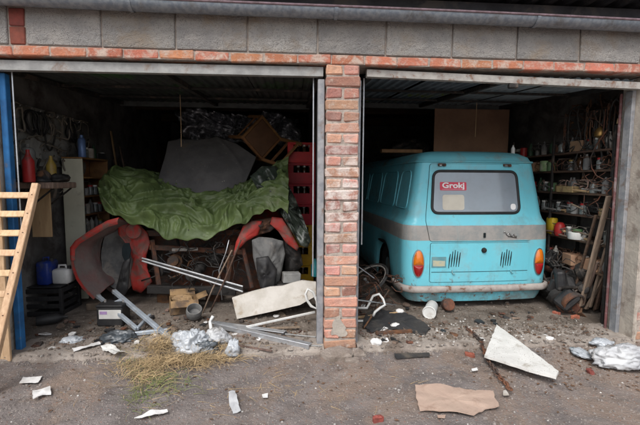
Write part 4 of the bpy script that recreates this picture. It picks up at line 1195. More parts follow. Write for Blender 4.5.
def put(where, x, y, z, r):
    k = r.random()
    rot = (0, 0, r.uniform(0, 6))
    if k < .34:
        l = r.choice(list(LIDS))
        t = thing('glass_jar', 'small glass jar with %s lid on %s' % (l, where), 'jar', (x, y, z), rot, 'jars on ' + where)
        obj('jar_body', JARM, None, t); obj('lid', LIDS[l], None, t)
    elif k < .62:
        c = r.choice(list(TINS))
        one('tin_can', '%s tin can on %s' % (c, where), 'tin', TINS[c], None, 'tins on ' + where, loc=(x, y, z), rot=rot)
    elif k < .8:
        c = r.choice(list(BOXM))
        one('small_box', 'small %s box on %s' % (c, where), 'box', BOXM[c], None, 'boxes on ' + where, loc=(x, y, z), rot=(0, 0, r.uniform(-.3, .3)), scale=(.7, .7, 1))
    else:
        c = r.choice(list(BTL))
        one('bottle', 'small %s bottle on %s' % (c, where), 'bottle', BTL[c], None, 'bottles on ' + where, loc=(x, y, z), rot=rot, scale=(1, 1, .85))
r5 = random.Random(5)
ordn = ['lowest', 'second', 'third', 'fourth', 'fifth', 'sixth', 'top']
for i in range(7):
    for k in range(5 if i < 6 else 0):
        put('the %s board of the cream-ended shelf' % ordn[i], -2.80 + r5.uniform(-.01, .01), 1.62 + k * .10, .139 + i * .225, r5)
one('spray_can', 'blue spray can standing on top of the open shelf', 'spray can', G().lathe([(.04, 0), (.042, .006), (.042, .20), (.03, .225), (.02, .23), (.02, .26), (.01, .262)], 16), SPRAYB, loc=(-2.77, 1.62, 1.722), smooth=True, angle=40)
obj('shelf_board', G().cbox(-.2, .035, -.022, .62, 1.682, 1.70, .002), WOOD_CH, oc)
for k in range(5):
    put('top of the cream-ended shelf', -2.79, 1.73 + k * .1, 1.722, r5)

# canisters and black crate near the wing
bc_ = thing('black_crate', 'black slatted plastic crate on the floor below the canisters', 'crate', (PY(50, 300, 1.1).x, 1.12, .02))
bc_.scale = (.8, 1, .95)
for z0 in (.0, .085, .17, .255):
    for s in (-1, 1):
        obj('slat', G().cbox(-.26, .26, s * .17 - .008, s * .17 + .008, z0, z0 + .05, .004), BLACKP, bc_)
        obj('slat', G().cbox(s * .26 - .008, s * .26 + .008, -.16, .16, z0, z0 + .05, .004), BLACKP, bc_)
for sx in (-1, 1):
    for sy in (-1, 1): obj('corner_post', G().cbox(sx * .255 - .02, sx * .255 + .02, sy * .165 - .02, sy * .165 + .02, 0, .31, .004), BLACKP, bc_)
obj('base', G().cbox(-.25, .25, -.16, .16, .005, .015, .002), BLACKP, bc_)
obj('lid_board', G().cbox(-.25, .25, -.16, .16, .312, .325, .003), BLACKP, bc_)
def canister(name, label, mt, x, y, z, w, d, h):
    t = thing(name, label, 'canister', (x, y, z))
    obj('tank', G().cbox(-w / 2, w / 2, -d / 2, d / 2, 0, h, .018), mt, t, smooth=True, angle=60)
    obj('handle', G().tube([(-w * .3, 0, h - .01), (-w * .25, 0, h + .035), (w * .15, 0, h + .035), (w * .2, 0, h - .01)], .011, 8), mt, t, smooth=True)
    obj('cap', G().lathe([(.02, h - .005), (.02, h + .025), (.016, h + .028)], 12, Matrix.Translation((w * .36, 0, 0))), BLACKP, t)
bx = PY(47, 262, 1.1).x
canister('canister', 'dark blue plastic canister on the black crate', BLUEC, bx, 1.1, .332, .13, .2, .25)
canister('canister', 'white plastic canister next to the blue one on the black crate', WHITEP, PY(60, 262, 1.1).x + .02, 1.12, .332, .17, .16, .16)
ob = PZ(47, 322, .06)
one('oil_bottle', 'black and red oil bottle lying on the floor below the ladder', 'bottle', G().lathe(bottle_prof(.05, .26), 14, Euler((0, math.pi / 2, .5)).to_matrix().to_4x4()), BLACKP, loc=(ob.x - .1, ob.y, .07), smooth=True, angle=40)
tag(obj('brown_box', G().cbox(-.12, .12, -.1, .1, 0, .2, .006), CARDD, loc=(PY(60, 245, 1.6).x, 1.78, .02)), 'small brown cardboard box behind the black crate', 'box')
# ------------------------------------------------------------------ ladder leaning by the left pier
lad = thing('wooden_ladder', 'pale pine slatted ladder leaning against the left pier', 'ladder', (-2.4, -.45, 0))
IL = Matrix.Translation((2.4, .45, 0))
def lob(name, g, mt): g.v = [IL @ Vector(v) for v in g.v]; return obj(name, g, mt, lad)
rt, rb = Vector((-2.275, -.02, 1.425)), Vector((-2.335, -.56, .01))
wv = Vector((-.52, .0, 0))
nvec = (rt - rb).cross(wv).normalized()
lob('rail', bar(rb, rt, .05, .042, nvec), WOOD_PALE)
lob('rail', bar(rb + wv, rt + wv, .05, .042, nvec), WOOD_PALE)
for i in range(10):
    t = .045 + i * .099
    p = rb + (rt - rb) * t
    off = nvec * .002
    lob('rung', bar(p + wv * .055 + off, p + wv * .945 + off, .020, .048, (rt - rb)), WOOD_PALE)
    lob('screw', G().lathe([(.006, 0), (.005, .003)], 8, Matrix.Translation(p - nvec * -.0215)), RUST)
p0 = PY(2, 173, -.02)
one('pine_board', 'pale pine board standing behind the ladder against the left pier', 'board', G().cbox(-2.72, -2.535, -.045, -.022, .0, 1.50, .003), WOOD_PALE)

# ------------------------------------------------------------------ floor junk, left bay
bt = PZ(110, 327, .02)
bat = thing('car_battery', 'black car battery with a white label on the garage floor', 'battery', (bt.x, bt.y + .09, .025), (0, 0, -.05))
obj('case', G().cbox(-.125, .125, -.085, .085, 0, .185, .008), BLACKP, bat)
obj('lid', G().cbox(-.13, .13, -.09, .09, .187, .21, .006), BLACKP, bat)
obj('label', G().cbox(-.10, .115, -.0885, -.0855, .075, .165, .0005), CAPW, bat)
obj('label_stripe', G().cbox(-.09, -.02, -.0905, -.0888, .12, .15, .0005), mat('lilac_print', (.45, .30, .55), None, .6, bump=0), bat)
for sx in (-1, 1): obj('terminal', G().lathe([(.012, .21), (.010, .235)], 10, Matrix.Translation((sx * .09, .02, 0))), STEELG, bat)

tf = thing('tube_frame', 'bluish grey square-tube metal frame lying tilted on the floor beside the battery', 'metal frame', (-1.8, .5, .02))
IT = Matrix.Translation((1.8, -.5, -.02))
def tob(name, g, mt): g.v = [IT @ Vector(v) for v in g.v]; return obj(name, g, mt, tf)
A0, A1 = PY(99, 297, .85), PY(137, 329, .42)
B0, B1 = PY(115, 292, .85), PY(173, 341, .20)
tob('tube', bar(A0, A1, .035), ZINC)
tob('tube', bar(B0, B1, .038), ZINC)
tob('cross_tube', bar(A0.lerp(A1, .28), B0.lerp(B1, .16), .03), ZINC)
tob('cross_tube', bar(PY(113, 336, .3), PY(168, 330, .35), .035), ZINC)
tob('cross_tube', bar(A1, PY(150, 315, .7), .03), ZINC)
for p_, d_ in ((A0, (A1 - A0)), (B0, (B1 - B0))):
    d_ = d_.normalized()
    tob('end_cap', bar(p_ - d_ * .028, p_ + d_ * .004, .042), ALU)

one('plastic_bag', 'crumpled clear bluish plastic bag at the end of the tube frame', 'plastic bag', bag(PZ(190, 343, .08), .135, .12, .10, 3, 70, 36), BAG, smooth=True)
one('plastic_bag', 'white plastic bag with a standing handle in the heap before the wreck', 'plastic bag', bag(PZ(216, 338, .10) + Vector((0, .04, -.02)), .10, .08, .075, 5, 60, 32), BAGW, smooth=True)
one('plastic_bag', 'black and white torn plastic bag between the pale bags', 'plastic bag', bag(PZ(207, 348, .05), .10, .06, .06, 8, 60, 32), BAGDK, smooth=True)
one('plastic_bag', 'small pale blue plastic bag slumped on the threshold', 'plastic bag', bag(PZ(233, 350, .06), .05, .05, .08, 9, 40, 24), BAG, smooth=True)
one('plastic_bag', 'dark blue plastic bag beneath the tube frame', 'plastic bag', bag(PZ(120, 338, .04), .14, .10, .06, 11, 60, 30), BAGDK, smooth=True)
one('plastic_bag', 'thin clear plastic bag with white lumps on the left threshold', 'plastic bag', bag(PZ(72, 341, .03), .10, .07, .035, 13, 50, 26), BAG, smooth=True)
one('grey_pot', 'grey round pot behind the pale bags', 'pot', G().lathe([(.05, 0), (.075, .03), (.08, .09), (.074, .12), (.068, .12), (.06, .05)], 18, Euler((.5, .2, 0)).to_matrix().to_4x4()), ARCHG, loc=PZ(190, 322, .06) + Vector((0, .15, .0)), smooth=True, angle=40)
cbx = thing('cardboard_box', 'broken open cardboard carton behind the plastic bags', 'box', PZ(178, 318, .02) + Vector((0, .2, .005)), (.03, .05, .35))
for a_, (x0, x1, y0, y1) in enumerate(((-.14, .14, -.10, -.095), (-.14, .14, .095, .10), (-.14, -.135, -.094, .094), (.135, .14, -.094, .094))):
    obj('side', G().cbox(x0, x1, y0, y1, 0, .15, .001), CARDT, cbx)
obj('bottom', G().cbox(-.134, .134, -.094, .094, 0, .005, .001), CARDT, cbx)
obj('flap', G().cbox(-.14, .14, 0, .09, -.0025, .0025, .001), CARDT, cbx, (0, -.10, .152), (rad(215), 0, 0))
obj('flap', G().cbox(-.135, .13, 0, .085, -.0025, .0025, .001), CARDT, cbx, (0, .10, .152), (rad(35), 0, 0))
obj('flap', G().cbox(0, .11, -.09, .09, -.0025, .0025, .001), CARDT, cbx, (.14, 0, .152), (0, rad(-20), 0))
one('yellow_wad', 'wad of yellowed paper stuffed in the open carton', 'paper', bag(PZ(178, 318, .02) + Vector((0, .2, .12)), .10, .07, .06, 61, 36, 20), TANB, smooth=True)
one('white_pipe', 'bent white plastic pipe sticking out of the pale bags', 'pipe', G().tube([PZ(211, 339, .05), PZ(211, 335, .10) + Vector((0, .02, .03)), PY(210, 322, .42), PY(213, 316, .42)], .016, 8), WHITEP, smooth=True)

# long aluminium rail from wing to floor
al = thing('aluminium_rail', 'long slotted aluminium rail sloping down across the wreck', 'rail', PY(192, 274, .95))
IA = Matrix.Translation(-PY(192, 274, .95))
for dy in (0, 5.2):
    g = bar(PY(142, 258 + dy * .55, 1.08), PY(243, 286.5 + dy, .86), .02, .016); g.v = [IA @ Vector(v) for v in g.v]
    obj('flange', g, ALU, al)
g = bar(PY(142, 259.6, 1.09), PY(243, 289.2, .87), .010, .036); g.v = [IA @ Vector(v) for v in g.v]
obj('web', g, GREASE, al)

# pale board leaning
wb = [(232, 298), (252, 291.5), (270, 287), (283, 286), (292, 283), (302, 280.5), (316, 282), (316, 296), (300, 305), (270, 312), (237, 319)]
one('pale_board', 'dirty off-white board leaning in front of the grey inner panel', 'board', plate(wb, lambda x, y: .80 + .012 * (300 - y) * .6, .025, 0, .003, 3, .05, 4), BOARDW)
# profiles and sticks on the floor
def floor_bar(name, label, cat, x0, y0, x1, y1, w, h, mt, z0=.045, z1=.045, group=None):
    return one(name, label, cat, bar(PZ(x0, y0, z0), PZ(x1, y1, z1), w, h), mt, group)
t_ = thing('metal_profile', 'broad silvery metal channel lying on the threshold beside the pillar', 'metal profile', PZ(265, 336, .05))
IT2 = Matrix.Translation(-PZ(265, 336, .05))
for a, b, w, h in (((214, 325, .06), (309, 347, .05), .018, .045), ((216, 322, .075), (311, 344, .065), .045, .008)):
    g = bar(PZ(*a), PZ(*b), w, h); g.v = [IT2 @ Vector(v) for v in g.v]
    obj('flange' if w > .03 else 'web', g, ALU, t_)
floor_bar('white_batten', 'thin white batten slanting below the leaning board', 'batten', 246, 327, 315, 312, .018, .022, WHITEP, .06, .12)
floor_bar('metal_strip', 'flat pale metal strip lying behind the silvery channel', 'metal strip', 212, 322, 285, 332, .06, .008, ALU, .05, .05)
floor_bar('thin_rod', 'thin bent steel rod on the floor near the pillar', 'rod', 285, 334, 316, 337, .012, .012, STEELG)
floor_bar('thin_rod', 'straight thin steel rod pointing at the pillar from the channel', 'rod', 298, 345, 322, 346, .010, .010, STEELG)
floor_bar('wood_lath', 'short brown wood lath under the metal channel', 'lath', 236, 345, 272, 351, .02, .012, WOOD_GR, .04, .04)
floor_bar('wood_lath', 'grey wood lath beneath the leaning pale board', 'lath', 236, 330, 300, 327, .03, .015, WOOD_GR, .04, .05)
one('white_loop_handle', 'white plastic loop handle hanging beside the pillar', 'handle', G().tube([PY(x, y, .55) for x, y in ((308, 289), (305.5, 294), (307, 300), (311, 306), (317, 309), (317, 301), (313, 292))], .014, 8, True), WHITEP, smooth=True)
one('teal_bottle', 'teal plastic bottle beside the yellow crates', 'bottle', G().lathe(bottle_prof(.05, .22), 14), mat('teal_plastic', (.03, .25, .28), None, .4, bump=.05), loc=(PY(315, 270, 1.5).x, 1.5, PY(315, 276, 1.5).z), smooth=True, angle=40)
one('grey_block', 'small grey hollow brick below the red wing edge', 'brick', G().cbox(-.1, .1, -.06, .06, 0, .11, .006), STEELG, loc=(PY(291, 279, 1.1).x, 1.15, PY(291, 283, 1.1).z), rot=(0, .05, .2))
tag(obj('box_under_brick', G().cbox(-.16, .16, -.12, .12, 0, PY(291, 283, 1.1).z - .022, .008), GREASE, loc=(PY(291, 279, 1.1).x, 1.17, .02)), 'greasy dark box standing under the small grey brick', 'box')
# twigs / stems crossing the opening
for i, pts in enumerate((((210, 312), (224, 282), (236, 252), (241, 240)), ((200, 320), (212, 290), (226, 262), (232, 250)), ((222, 300), (219, 270), (226, 252), (229, 240)))):
    P_ = [PY(x, y, .88 + .05 * i) for x, y in pts]
    one('loose_wire', ['dark stem crossing in front of the wreck', 'brown stem leaning towards the wreck', 'pale curved wire hanging before the wreck'][i], 'wire', G().tube(P_, [.010, .009, .006][i], 6), [WOOD_DK, WOOD_GR, ALU][i], smooth=True)

# rubbish lumps spread over the floor, left and right
r9 = random.Random(21)
def shard(s, r):
    n = r.randint(4, 6); a0 = r.uniform(0, 6)
    return [(s * r.uniform(.6, 1.1) * math.cos(a0 + 2 * math.pi * k / n), s * r.uniform(.4, 1.0) * math.sin(a0 + 2 * math.pi * k / n)) for k in range(n)]
lump = [('wood_chip', 'splinter of brown wood', 'wood', WOOD_GR), ('metal_scrap', 'rusty scrap of sheet metal', 'metal scrap', RUST), ('paper_scrap', 'small white paper scrap', 'paper', PAPER), ('plastic_shard', 'black plastic shard', 'plastic shard', BLACKP)]
spots = [('on the floor before the wreck', 150, 300, 306, 340), ('on the floor before the battery', 35, 140, 318, 350), ('on the floor left of the van', 362, 410, 305, 345), ('on the floor behind the white triangular panel', 440, 600, 312, 340)]
for nm_, x0, x1, y0, y1 in spots:
    for i in range(34):
        n_, l_, c_, m_t = lump[[0, 1, 2, 3, 1, 0, 3][i % 7]]
        p = PZ(r9.uniform(x0, x1), r9.uniform(y0, y1), .03)
        if p.x > 2.7 or p.y < .02: continue
        one(n_, '%s %s' % (l_, nm_), c_, G().prism(shard(r9.uniform(.02, .06), r9), 0, r9.uniform(.006, .02)), m_t, '%ss %s' % (n_.replace('_', ' '), nm_), loc=(p.x, p.y, .03), rot=(r9.uniform(-.25, .25), r9.uniform(-.25, .25), r9.uniform(0, 6)))

# ------------------------------------------------------------------ right bay: between pillar and van
cb = thing('bicycle_wheel', 'old bicycle wheel with thin spokes leaning beside the van', 'wheel', PY(366, 292, 1.35))
cb.rotation_euler = (rad(22), rad(-30), rad(-20))
cb.location.z = .24
cb.location.x += .0
obj('tyre', G().tube([(.29 * math.cos(a), .29 * math.sin(a), 0) for a in [2 * math.pi * k / 36 for k in range(36)]], .018, 8, True), RUBBER, cb, smooth=True)
obj('rim', G().tube([(.268 * math.cos(a), .268 * math.sin(a), 0) for a in [2 * math.pi * k / 36 for k in range(36)]], .011, 6, True), STEELP, cb, smooth=True)
SPK = mesh(G().tube([(.02, 0, 0), (.265, 0, 0)], .0016, 4)); SPK.materials.append(RUST)
for k in range(18): obj('spoke', SPK, None, cb, (0, 0, .012 * (-1) ** k), (0, 0, 2 * math.pi * k / 18 + .1))
obj('hub', G().lathe([(.012, -.04), (.022, -.035), (.014, 0), (.022, .035), (.012, .04)], 12), STEELG, cb)
uf = [(358, 308, .62, 0), (367, 308, .62, 0), (370, 302, .62, 0), (373, 296, .62, 0), (379, 294, .62, 0), (383, 299, .6, 0), (385, 305, .58, 0), (380, 308, .55, 0), (375, 312, .5, 0), (373, 316, .5, 0)]
one('bent_white_tube', 'bent white tubular handle standing beside the pillar', 'tube', G().tube([PY(x, y, Y) for x, y, Y, _ in uf], .013, 8), WHITEP, smooth=True)
floor_bar('white_rod', 'straight white rod on the floor by the pillar', 'rod', 356, 321, 368, 321, .02, .02, WHITEP, .04, .04)
floor_bar('wooden_stick', 'long orange-brown wooden stick pointing under the van', 'stick', 352, 318, 404, 312, .022, .022, PLY, .03, .05)
floor_bar('steel_rod', 'thin silvery rod slanting down between pillar and van', 'rod', 358, 300, 396, 305, .012, .012, ALU, .35, .05)
one('steel_rod', 'thin silvery rod standing slanted behind the pillar', 'rod', bar(PY(352, 262, 1.2), PY(378, 281, 1.1), .010), ALU)
one('steel_rod', 'dark rusty rod propped on the bent white tube', 'rod', bar(PY(389, 290, .9), PY(364, 328, .35), .014), RUST)
mp_ = [(366, 315), (384, 311), (400, 314), (415, 319), (431, 330), (425, 336), (405, 331), (385, 330), (372, 334), (362, 327)]
one('rubber_mat', 'torn black rubber mat on the floor behind the van bumper', 'mat', flat(mp_, .032, .008, .03, .006, 4), MAT_BK, smooth=True, angle=40)
one('rubber_mat', 'narrow black rubber strip at the edge of the threshold', 'mat', flat([(394, 355), (429, 354), (430, 357), (396, 359)], .004, .012, .006, .004, 6), MAT_BK)
floor_bar('rusty_bar', 'rusty square bar on the threshold beside the black mat', 'bar', 376, 333, 412, 331, .03, .03, RUST, .05, .05)
cy = PZ(431, 312, .07)
cyl = thing('white_tub', 'white plastic tub lying on its side behind the van bumper', 'tub', (cy.x, cy.y + .02, .085), (rad(90), 0, rad(-28)))
obj('tub_body', G().lathe([(.058, -.16), (.062, -.15), (.066, .06), (.066, .07)], 24), WHITEP, cyl, smooth=True, angle=40)
obj('lid', G().lathe([(.070, .07), (.070, .095), (.062, .098), (.058, .090), (.02, .090)], 24), WHITEP, cyl, smooth=True, angle=40)
bp_ = PZ(447, 309, .05)
one('rusty_pot', 'rusty brown pot beside the white tub', 'pot', G().lathe([(.05, 0), (.065, .02), (.068, .09), (.06, .10)], 16, Euler((1.2, .3, 0)).to_matrix().to_4x4()), RUST, loc=(bp_.x, bp_.y + .05, .08), smooth=True, angle=40)
for i, (x, y) in enumerate(((396, 327), (400, 313), (376, 343))):
    p = PZ(x, y, .04)
    one('white_lump', ['white torn paper lump on the black rubber mat', 'white paper lump beside the wooden stick', 'pale lump of plaster on the threshold by the pillar'][i], 'paper', bag((p.x, p.y, .05), .045, .035, .03, 30 + i, 24, 14), PAPER, smooth=True)

# things lying on the van roof and behind it
vb = PY(435, 108, 2.3); vb2 = PY(508, 147, 2.3)
one('cardboard_sheet', 'large brown cardboard sheet standing on the van roof', 'cardboard', G().cbox(vb.x, vb2.x, 2.3, 2.312, 1.835, vb.z, .003), CARDD)
one('roof_plank', 'short brown plank lying across the van roof', 'plank', G().cbox(PY(381, 145, 1.9).x, PY(420, 145, 1.9).x + .02, 1.85, 1.95, 1.835, 1.88, .004), WOOD_CH)
one('dark_bundle', 'dark bundle of rags on the van roof behind the plank', 'bundle', bag((1.55, 2.9, 1.95), .35, .3, .16, 44, 40, 22, fl=1.832), GREASE, smooth=True)
one('white_tube_bottle', 'small white bottle standing on the rear edge of the van roof', 'bottle', G().lathe(bottle_prof(.022, .11), 12), WHITEP, loc=(PY(514, 150, 1.25).x, 1.27, 1.785), smooth=True, angle=40)

# ------------------------------------------------------------------ shelves on the right wall
sh = thing('metal_shelf', 'deep dark wall shelving crowded with tins beside the van', 'shelving', (3.08, .42, .02))
LV = [.50, .80, 1.08, 1.32, 1.57, 1.78]
for z in LV:
    obj('shelf_board', G().cbox(-.19, .2, -.02, 2.6, z - .022, z, .003), WOOD_DK, sh)
for y in (-.03, .85, 1.7, 2.59):
    for xx in (-.19, .19):
        obj('upright', G().cbox(xx - .012, xx + .012, y - .015, y + .015, 0, 2.0, .003), GREASE, sh)
wn_ = ['the lowest shelf beside the van', 'the second shelf up beside the van', 'the third shelf up beside the van', 'the fourth shelf up beside the van', 'the fifth shelf up beside the van', 'the top shelf beside the van']
r6 = random.Random(17)
for i, z in enumerate(LV):
    y = .50
    while y < 2.2:
        if r6.random() < .88: put(wn_[i], 2.93 + r6.uniform(-.02, .05), y, z + .021, r6)
        y += r6.uniform(.10, .16)
def shp(name, label, cat, px_, py_, lvl, g, mt, **k):
    p = PX(px_, py_, 2.91)
    return one(name, label, cat, g, mt, loc=(2.915, p.y, LV[lvl] + .021), **k)
shp('paint_tin', 'white paint tin with green rim at the front of the top shelving', 'tin', 545, 172, 4, G().lathe([(.065, 0), (.068, .006), (.066, .12), (.069, .128), (.06, .13)], 18), mat('cream_tin', (.45, .47, .36), (.15, .26, .10), .5, bump=.05, scale=9), smooth=True, angle=40)
shp('wide_tin', 'wide white tin bowl on the second shelf up', 'tin', 577, 229, 1, G().lathe([(.085, 0), (.09, .006), (.09, .075), (.082, .08), (.08, .02)], 20), WHITEP, smooth=True, angle=40)
shp('yellow_canister', 'bright yellow canister beside the van tail', 'canister', 551, 232, 1, G().cbox(-.04, .04, -.06, .06, 0, .20, .012), mat('bright_yellow', (.60, .42, .03), None, .5, bump=.05), smooth=True, angle=60)
shp('red_round_tin', 'red round can beside the yellow canister', 'tin', 559, 236, 1, G().lathe([(.05, 0), (.06, .03), (.062, .10), (.04, .15), (.02, .16)], 16), REDB, smooth=True, angle=40)
shp('tan_carton', 'long tan carton lying on the fourth shelf up', 'box', 569, 180, 3, G().cbox(-.06, .06, -.13, .13, 0, .07, .004), TANB)
for i in range(16):                                    # sticks and tools lying on the shelves
    lv = r6.choice([2, 2, 3, 1]); y = r6.uniform(.45, 1.3); L = r6.uniform(.12, .34)
    a = Vector((2.90 + r6.uniform(-.03, .04), y, LV[lv] + .03 + r6.uniform(.0, .07))); b = a + Vector((r6.uniform(-.06, .06), L, r6.uniform(-.01, .05)))
    k = i % 3
    one(['chisel', 'steel_rod', 'wood_lath'][k], ['old tool with a wooden handle on %s' % wn_[lv], 'short steel bar on %s' % wn_[lv], 'thin wood strip on %s' % wn_[lv]][k], ['tool', 'bar', 'lath'][k], G().tube([a, a.lerp(b, .4), b], [.016, .013, .006] if k == 0 else .010, 6), [PLY, STEELG, WOOD_GR][k], 'long pieces on the shelving')
# chains, wires and tools hanging on the wall above and before the shelves
for i in range(16):
    y = .42 + (i % 8) * .1 + r6.uniform(-.02, .02); x = 3.22 - (.30 if i >= 8 else .0); z0 = 2.32 - r6.uniform(0, .18); L = r6.uniform(.35, .85)
    if i % 3 == 0:
        g = G()
        n_l = int(L / .05)
        for k in range(n_l):
            pts = [(x + (.012 * math.cos(a) if k % 2 else 0), y + (0 if k % 2 else .012 * math.cos(a)), z0 - k * .05 + .032 * math.sin(a)) for a in [2 * math.pi * q / 10 for q in range(10)]]
            g.tube(pts, .005, 5, True)
        one('rusty_chain', 'rusty link chain hanging on the right garage wall', 'chain', g, RUST, 'chains and cables on the right wall')
    elif i % 3 == 1:
        g = G().tube([(x, y + .04 * math.sin(k * .9 + i), z0 - L * k / 9) for k in range(10)], .009, 6)
        one('hanging_cable', 'dark cable dangling on the right garage wall', 'cable', g, GREASE if i % 2 else RUBBER, 'chains and cables on the right wall', smooth=True)
    else:
        g = G().tube(ringpts(x, y, z0 - .2, .08, .2, 2, 24, .03, i), .007, 6, True)
        one('cable_loop', 'dusty cable loop hanging on the right garage wall', 'cable', g, RUBBER, 'chains and cables on the right wall', smooth=True)
hb = thing('hook_rail', 'narrow dark rail with hooks high on the right garage wall', 'rail', (3.29, .85, 2.34))
obj('rail_board', G().cbox(-.02, .01, -.5, .6, -.03, .03, .003), WOOD_DK, hb)
for i in range(8): obj('hook', HK, None, hb, (-.02, -.43 + i * .1, 0), (0, 0, math.pi))
for i in range(7):
    y = .36 + i * .06
    one('hand_tool', ['rusty long spanner hanging before the shelving', 'wooden-handled file hanging before the shelving', 'greasy tyre lever hanging before the shelving'][i % 3], 'tool', G().tube([(2.90, y, 2.2), (2.90, y + .01, 2.0), (2.91, y, 1.86 - .06 * (i % 3))], [.006, .007, .013], 6), [RUST, WOOD_DK, GREASE][i % 3], 'tools hanging before the shelving', smooth=True)
def tangle(x0, x1, y0, y1, z0, z1, n, seed, rr=.0045, L=.3):
    r = random.Random(seed); g = G()
    for i in range(n):
        p = Vector((r.uniform(x0, x1), r.uniform(y0, y1), r.uniform(z0, z1))); d = Vector((r.gauss(0, .4), r.gauss(0, 1), r.gauss(0, .6))).normalized(); pts = [p.copy()]
        for k in range(7):
            d = (d + Vector((r.gauss(0, .5), r.gauss(0, .5), r.gauss(0, .5)))).normalized(); p = p + d * (L / 7)
            p = Vector((min(max(p.x, x0), x1), min(max(p.y, y0), y1), min(max(p.z, z0), z1))); pts.append(p.copy() + Vector((r.uniform(-.001, .001),) * 3))
        g.tube(pts, rr * r.uniform(.6, 1.8), 5)
    return g
for i, z in enumerate(LV):
    one('wire_tangle', 'tangle of wires and rods on ' + wn_[i], 'wire', tangle(2.885, 3.0, .44, 1.7, z + .022, z + .16, 46, 60 + i), [RUST, GASKET, GREASE, WOOD_GR, RUST, GREASE][i], smooth=True)
one('wire_tangle', 'brown wire tangle hanging down before the shelving by the jamb', 'wire', tangle(2.86, 2.90, .34, .70, 1.1, 2.2, 13, 77, .0035, .8), RUST, smooth=True)
one('wire_tangle', 'rusty wire tangle hanging high on the right wall', 'wire', tangle(3.05, 3.25, .35, 1.4, 1.9, 2.4, 40, 78, .005, .5), RUST, smooth=True)
one('wire_tangle', 'dark wire tangle hanging under the tool board', 'wire', tangle(-3.03, -2.93, .45, 2.1, 1.3, 2.2, 50, 79, .006, .6), GASKET, smooth=True)
one('brass_lamp', 'small round brass lamp hanging on the right wall', 'lamp', G().lathe([(.02, 0), (.05, .02), (.055, .06), (.03, .10), (.012, .12)], 16), mat('brass', (.40, .24, .08), (.25, .14, .05), .4, metal=.7, bump=.1), loc=(2.92, PX(600, 135, 2.92).y, PX(600, 138, 2.92).z), smooth=True, angle=40)
one('pale_bracket', 'short pale wooden bracket high beside the right jamb', 'bracket', bar(PX(618, 121, 2.9), PX(633, 122, 2.9), .03, .05), PLY)

# planks leaning in the right corner
pk = [((583, 306), (613, 196), .07, 'wide brown plank leaning against the shelving'), ((592, 307), (617, 222), .035, 'narrow pale lath leaning beside the wide brown plank'), ((598, 309), (620, 232), .05, 'dark plank leaning next to the right jamb'), ((588, 309), (622, 250), .045, 'short grey plank leaning low by the right jamb'), ((604, 310), (623, 200), .04, 'reddish plank standing nearest the right jamb'), ((578, 303), (606, 240), .04, 'short dark plank leaning behind the wide brown one'), ((584, 309), (602, 262), .035, 'stubby grey plank leaning at the foot of the wide one'), ((596, 311), (609, 255), .03, 'thin brown stick among the leaning planks'), ((574, 300), (600, 215), .03, 'long thin dark lath leaning on the shelving')]
for i, (a, b, w, lb) in enumerate(pk):
    A = PY(a[0] - 2, a[1], .60 + .02 * i); B = PY(b[0] - 4, b[1], .36 + .02 * i)
    A.z = max(A.z, .03)
    one('plank', lb, 'plank', bar(A, B, w, .022, (.3, -1, 0)), [WOOD_GR, WOOD_GR, WOOD_DK, WOOD_GR, REDPIPE, WOOD_DK, WOOD_GR, WOOD_GR, WOOD_DK][i], 'planks leaning in the right corner')

# scrap heap under the shelves
r8 = random.Random(31)
heap = 'heap of car parts under the shelving'
for i in range(55):
    y = r8.uniform(.62, 1.55); x = r8.uniform(2.80, 3.08) - (.12 if y < .85 else 0)
    z = .05 + r8.random() * (.38 if x < 2.86 else .55)
    rot = (r8.uniform(0, 3), r8.uniform(0, 3), r8.uniform(0, 3)); k = i % 5
    if k == 0: one('brake_drum', 'rusty round brake drum in the ' + heap, 'brake drum', G().lathe([(.03, 0), (.10, .0), (.115, .02), (.12, .07), (.105, .075), (.10, .02), (.04, .015)], 18), RUST, heap, loc=(x, y, z), rot=rot, smooth=True, angle=40)
    elif k == 1: one('gear_casing', 'dark greasy gear casing in the ' + heap, 'gear casing', G().lathe([(.02, -.14), (.05, -.12), (.06, -.03), (.10, .0), (.11, .05), (.07, .09), (.03, .12)], 14), GREASE, heap, loc=(x, y, z), rot=rot, smooth=True, angle=40)
    elif k == 2: one('bent_pipe', 'bent dark pipe in the ' + heap, 'pipe', G().tube([(-.2, 0, 0), (-.08, .02, 0), (.02, .08, .02), (.12, .16, .02), (.16, .26, 0)], .018, 8), GREASE, heap, loc=(x, y, z), rot=(rot[0] * .3, rot[1] * .2, rot[2]), smooth=True)
    elif k == 3: one('metal_bracket', 'angular rusty bracket in the ' + heap, 'bracket', G().cbox(-.12, .12, -.035, .035, -.006, .006, .003).cbox(.108, .12, -.035, .035, .006, .1, .003), RUST, heap, loc=(x, y, z), rot=rot)
    else: one('plastic_housing', 'black plastic housing in the ' + heap, 'housing', G().cbox(-.11, .11, -.08, .08, -.05, .05, .02, jit=.012), BLACKP, heap, loc=(x, y, z), rot=rot)
one('wire_tangle', 'dark cable and rod tangle on the scrap heap below the shelving', 'wire', tangle(2.72, 3.05, .62, 1.3, .05, .62, 60, 83, .007, .45), GREASE, smooth=True)
one('wire_tangle', 'brown bent wires between the pillar and the van wheel', 'wire', tangle(.36, .9, .75, 1.5, .04, .42, 40, 84, .005, .5), RUST, smooth=True)
sw = thing('spare_wheel', 'worn black spare wheel lying under the shelving', 'wheel', (2.98, 1.05, .14), (0, .35, 0))
obj('tyre', G().lathe([(.19, -.07), (.26, -.08), (.295, -.06), (.30, 0), (.295, .06), (.26, .08), (.19, .07), (.2, 0)], 28), RUBBER, sw, smooth=True, angle=50)
obj('rim', G().lathe([(.04, -.02), (.12, .01), (.19, .03), (.2, .05), (.195, -.05)], 24), RUST, sw, smooth=True, angle=50)
